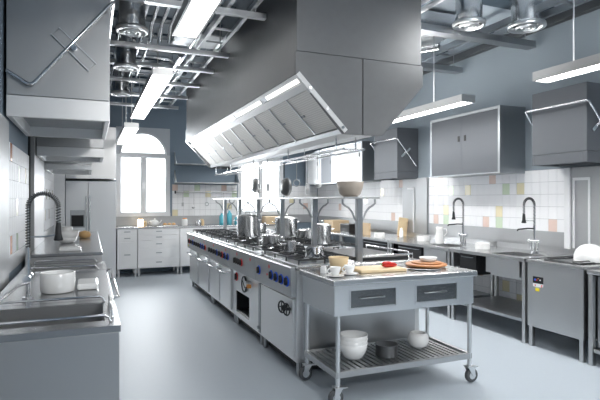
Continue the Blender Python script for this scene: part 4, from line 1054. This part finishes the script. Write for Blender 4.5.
canister(2.12, 10.35, .05, .10, 'cream canister behind the steel one on the back worktop', 'cream')
def bottle(x, y, r, h, label, z=ZB, mat='cyan'):
    t = thing('blue_bottle', label, 'bottle', (x, y, z), 'turquoise bottles on the back worktop')
    MB().lathe((x, y, z), [(.001, 0), (r, 0), (r, h * .7), (r * .4, h * .82), (r * .4, h * .92), (.001, h * .92)], 20).build('body', M[mat], t)
    MB().cyl((x, y, z + h * .92), (x, y, z + h), r * .45, 12).build('cap', M['white'], t)
bottle(2.50, 10.2, .05, .26, 'large turquoise bottle left of the far gantry post')
bottle(2.66, 10.2, .055, .32, 'tallest turquoise bottle, behind the far gantry post')
bottle(2.82, 10.25, .04, .18, 'small turquoise bottle right of the tallest one')
bottle(2.92, 10.25, .035, .17, 'smallest turquoise bottle beside the second window')
for x0, x1, h, mat, l, nm, ct in ((3.45, 3.85, .16, 'card', 'tan cardboard box under the second window', 'cardboard_box', 'box'), (3.9, 3.99, .10, 'white', 'small white box at the end of the back worktop', 'small_box', 'box')):
    tag(B(x0, x1, 10.15, 10.45, ZB, ZB + h).build(nm, M[mat], bev=.004), l, ct)

# ------------------------------------------------------------------ light: sky through windows, plus added fill lights
w = bpy.data.worlds.new('sky'); SC.world = w; w.use_nodes = True
bg = w.node_tree.nodes['Background']; bg.inputs['Color'].default_value = (.90, .95, 1.0, 1); bg.inputs['Strength'].default_value = 2.0
def area(name, loc, rot, sx, sy, e, col=(1, 1, 1)):
    l = bpy.data.lights.new(name, 'AREA'); l.shape = 'RECTANGLE'; l.size = sx; l.size_y = sy; l.energy = e; l.color = col
    o = bpy.data.objects.new(name, l); C.objects.link(o); o.location = loc; o.rotation_euler = rot; return o
area('fill_light_right_aisle', (3.35, 6.2, 3.08), (0, R(20), 0), .5, 6.5, 58, (1, .99, .97))  # unseen fill added to brighten the right aisle and its tiles
area('fill_light_trolley', (1.9, -1.6, 3.0), (R(62), 0, R(-5)), .3, .3, 34, (1, .99, .97))  # small unseen fill added, aimed at the trolley and its shelf
area('fill_light_left_aisle', (.95, 3.5, 3.08), (0, 0, 0), .4, 7.0, 7, (1, .99, .97))  # weak unseen fill added over the left aisle
area('fill_light_front', (2.4, -1.2, 3.45), (0, 0, 0), 4.0, 2.2, 26, (1, .99, .97))  # broad unseen fill added high up behind the camera
# daylight entering by the two windows
area('daylight_window_1', (1.0, YB + .35, 2.0), (R(-90), 0, 0), 1.0, 1.7, 60, (.93, .97, 1))
area('daylight_window_2', (3.47, YB + .35, 2.0), (R(-90), 0, 0), 1.0, 1.7, 60, (.93, .97, 1))

# ------------------------------------------------------------------ camera
cd = bpy.data.cameras.new('camera'); cam = bpy.data.objects.new('camera', cd); C.objects.link(cam)
cam.location = (0, 0, 1.45); cam.rotation_euler = (R(90), 0, R(-22.58)); cd.sensor_width = 36; cd.lens = 505 / 600 * 36
cd.clip_start = .05; cd.clip_end = 60
SC.camera = cam
vs = SC.view_settings; vs.view_transform = 'Standard'; vs.look = 'None'; vs.gamma = 1; vs.use_curve_mapping = False; vs.exposure = 1.05
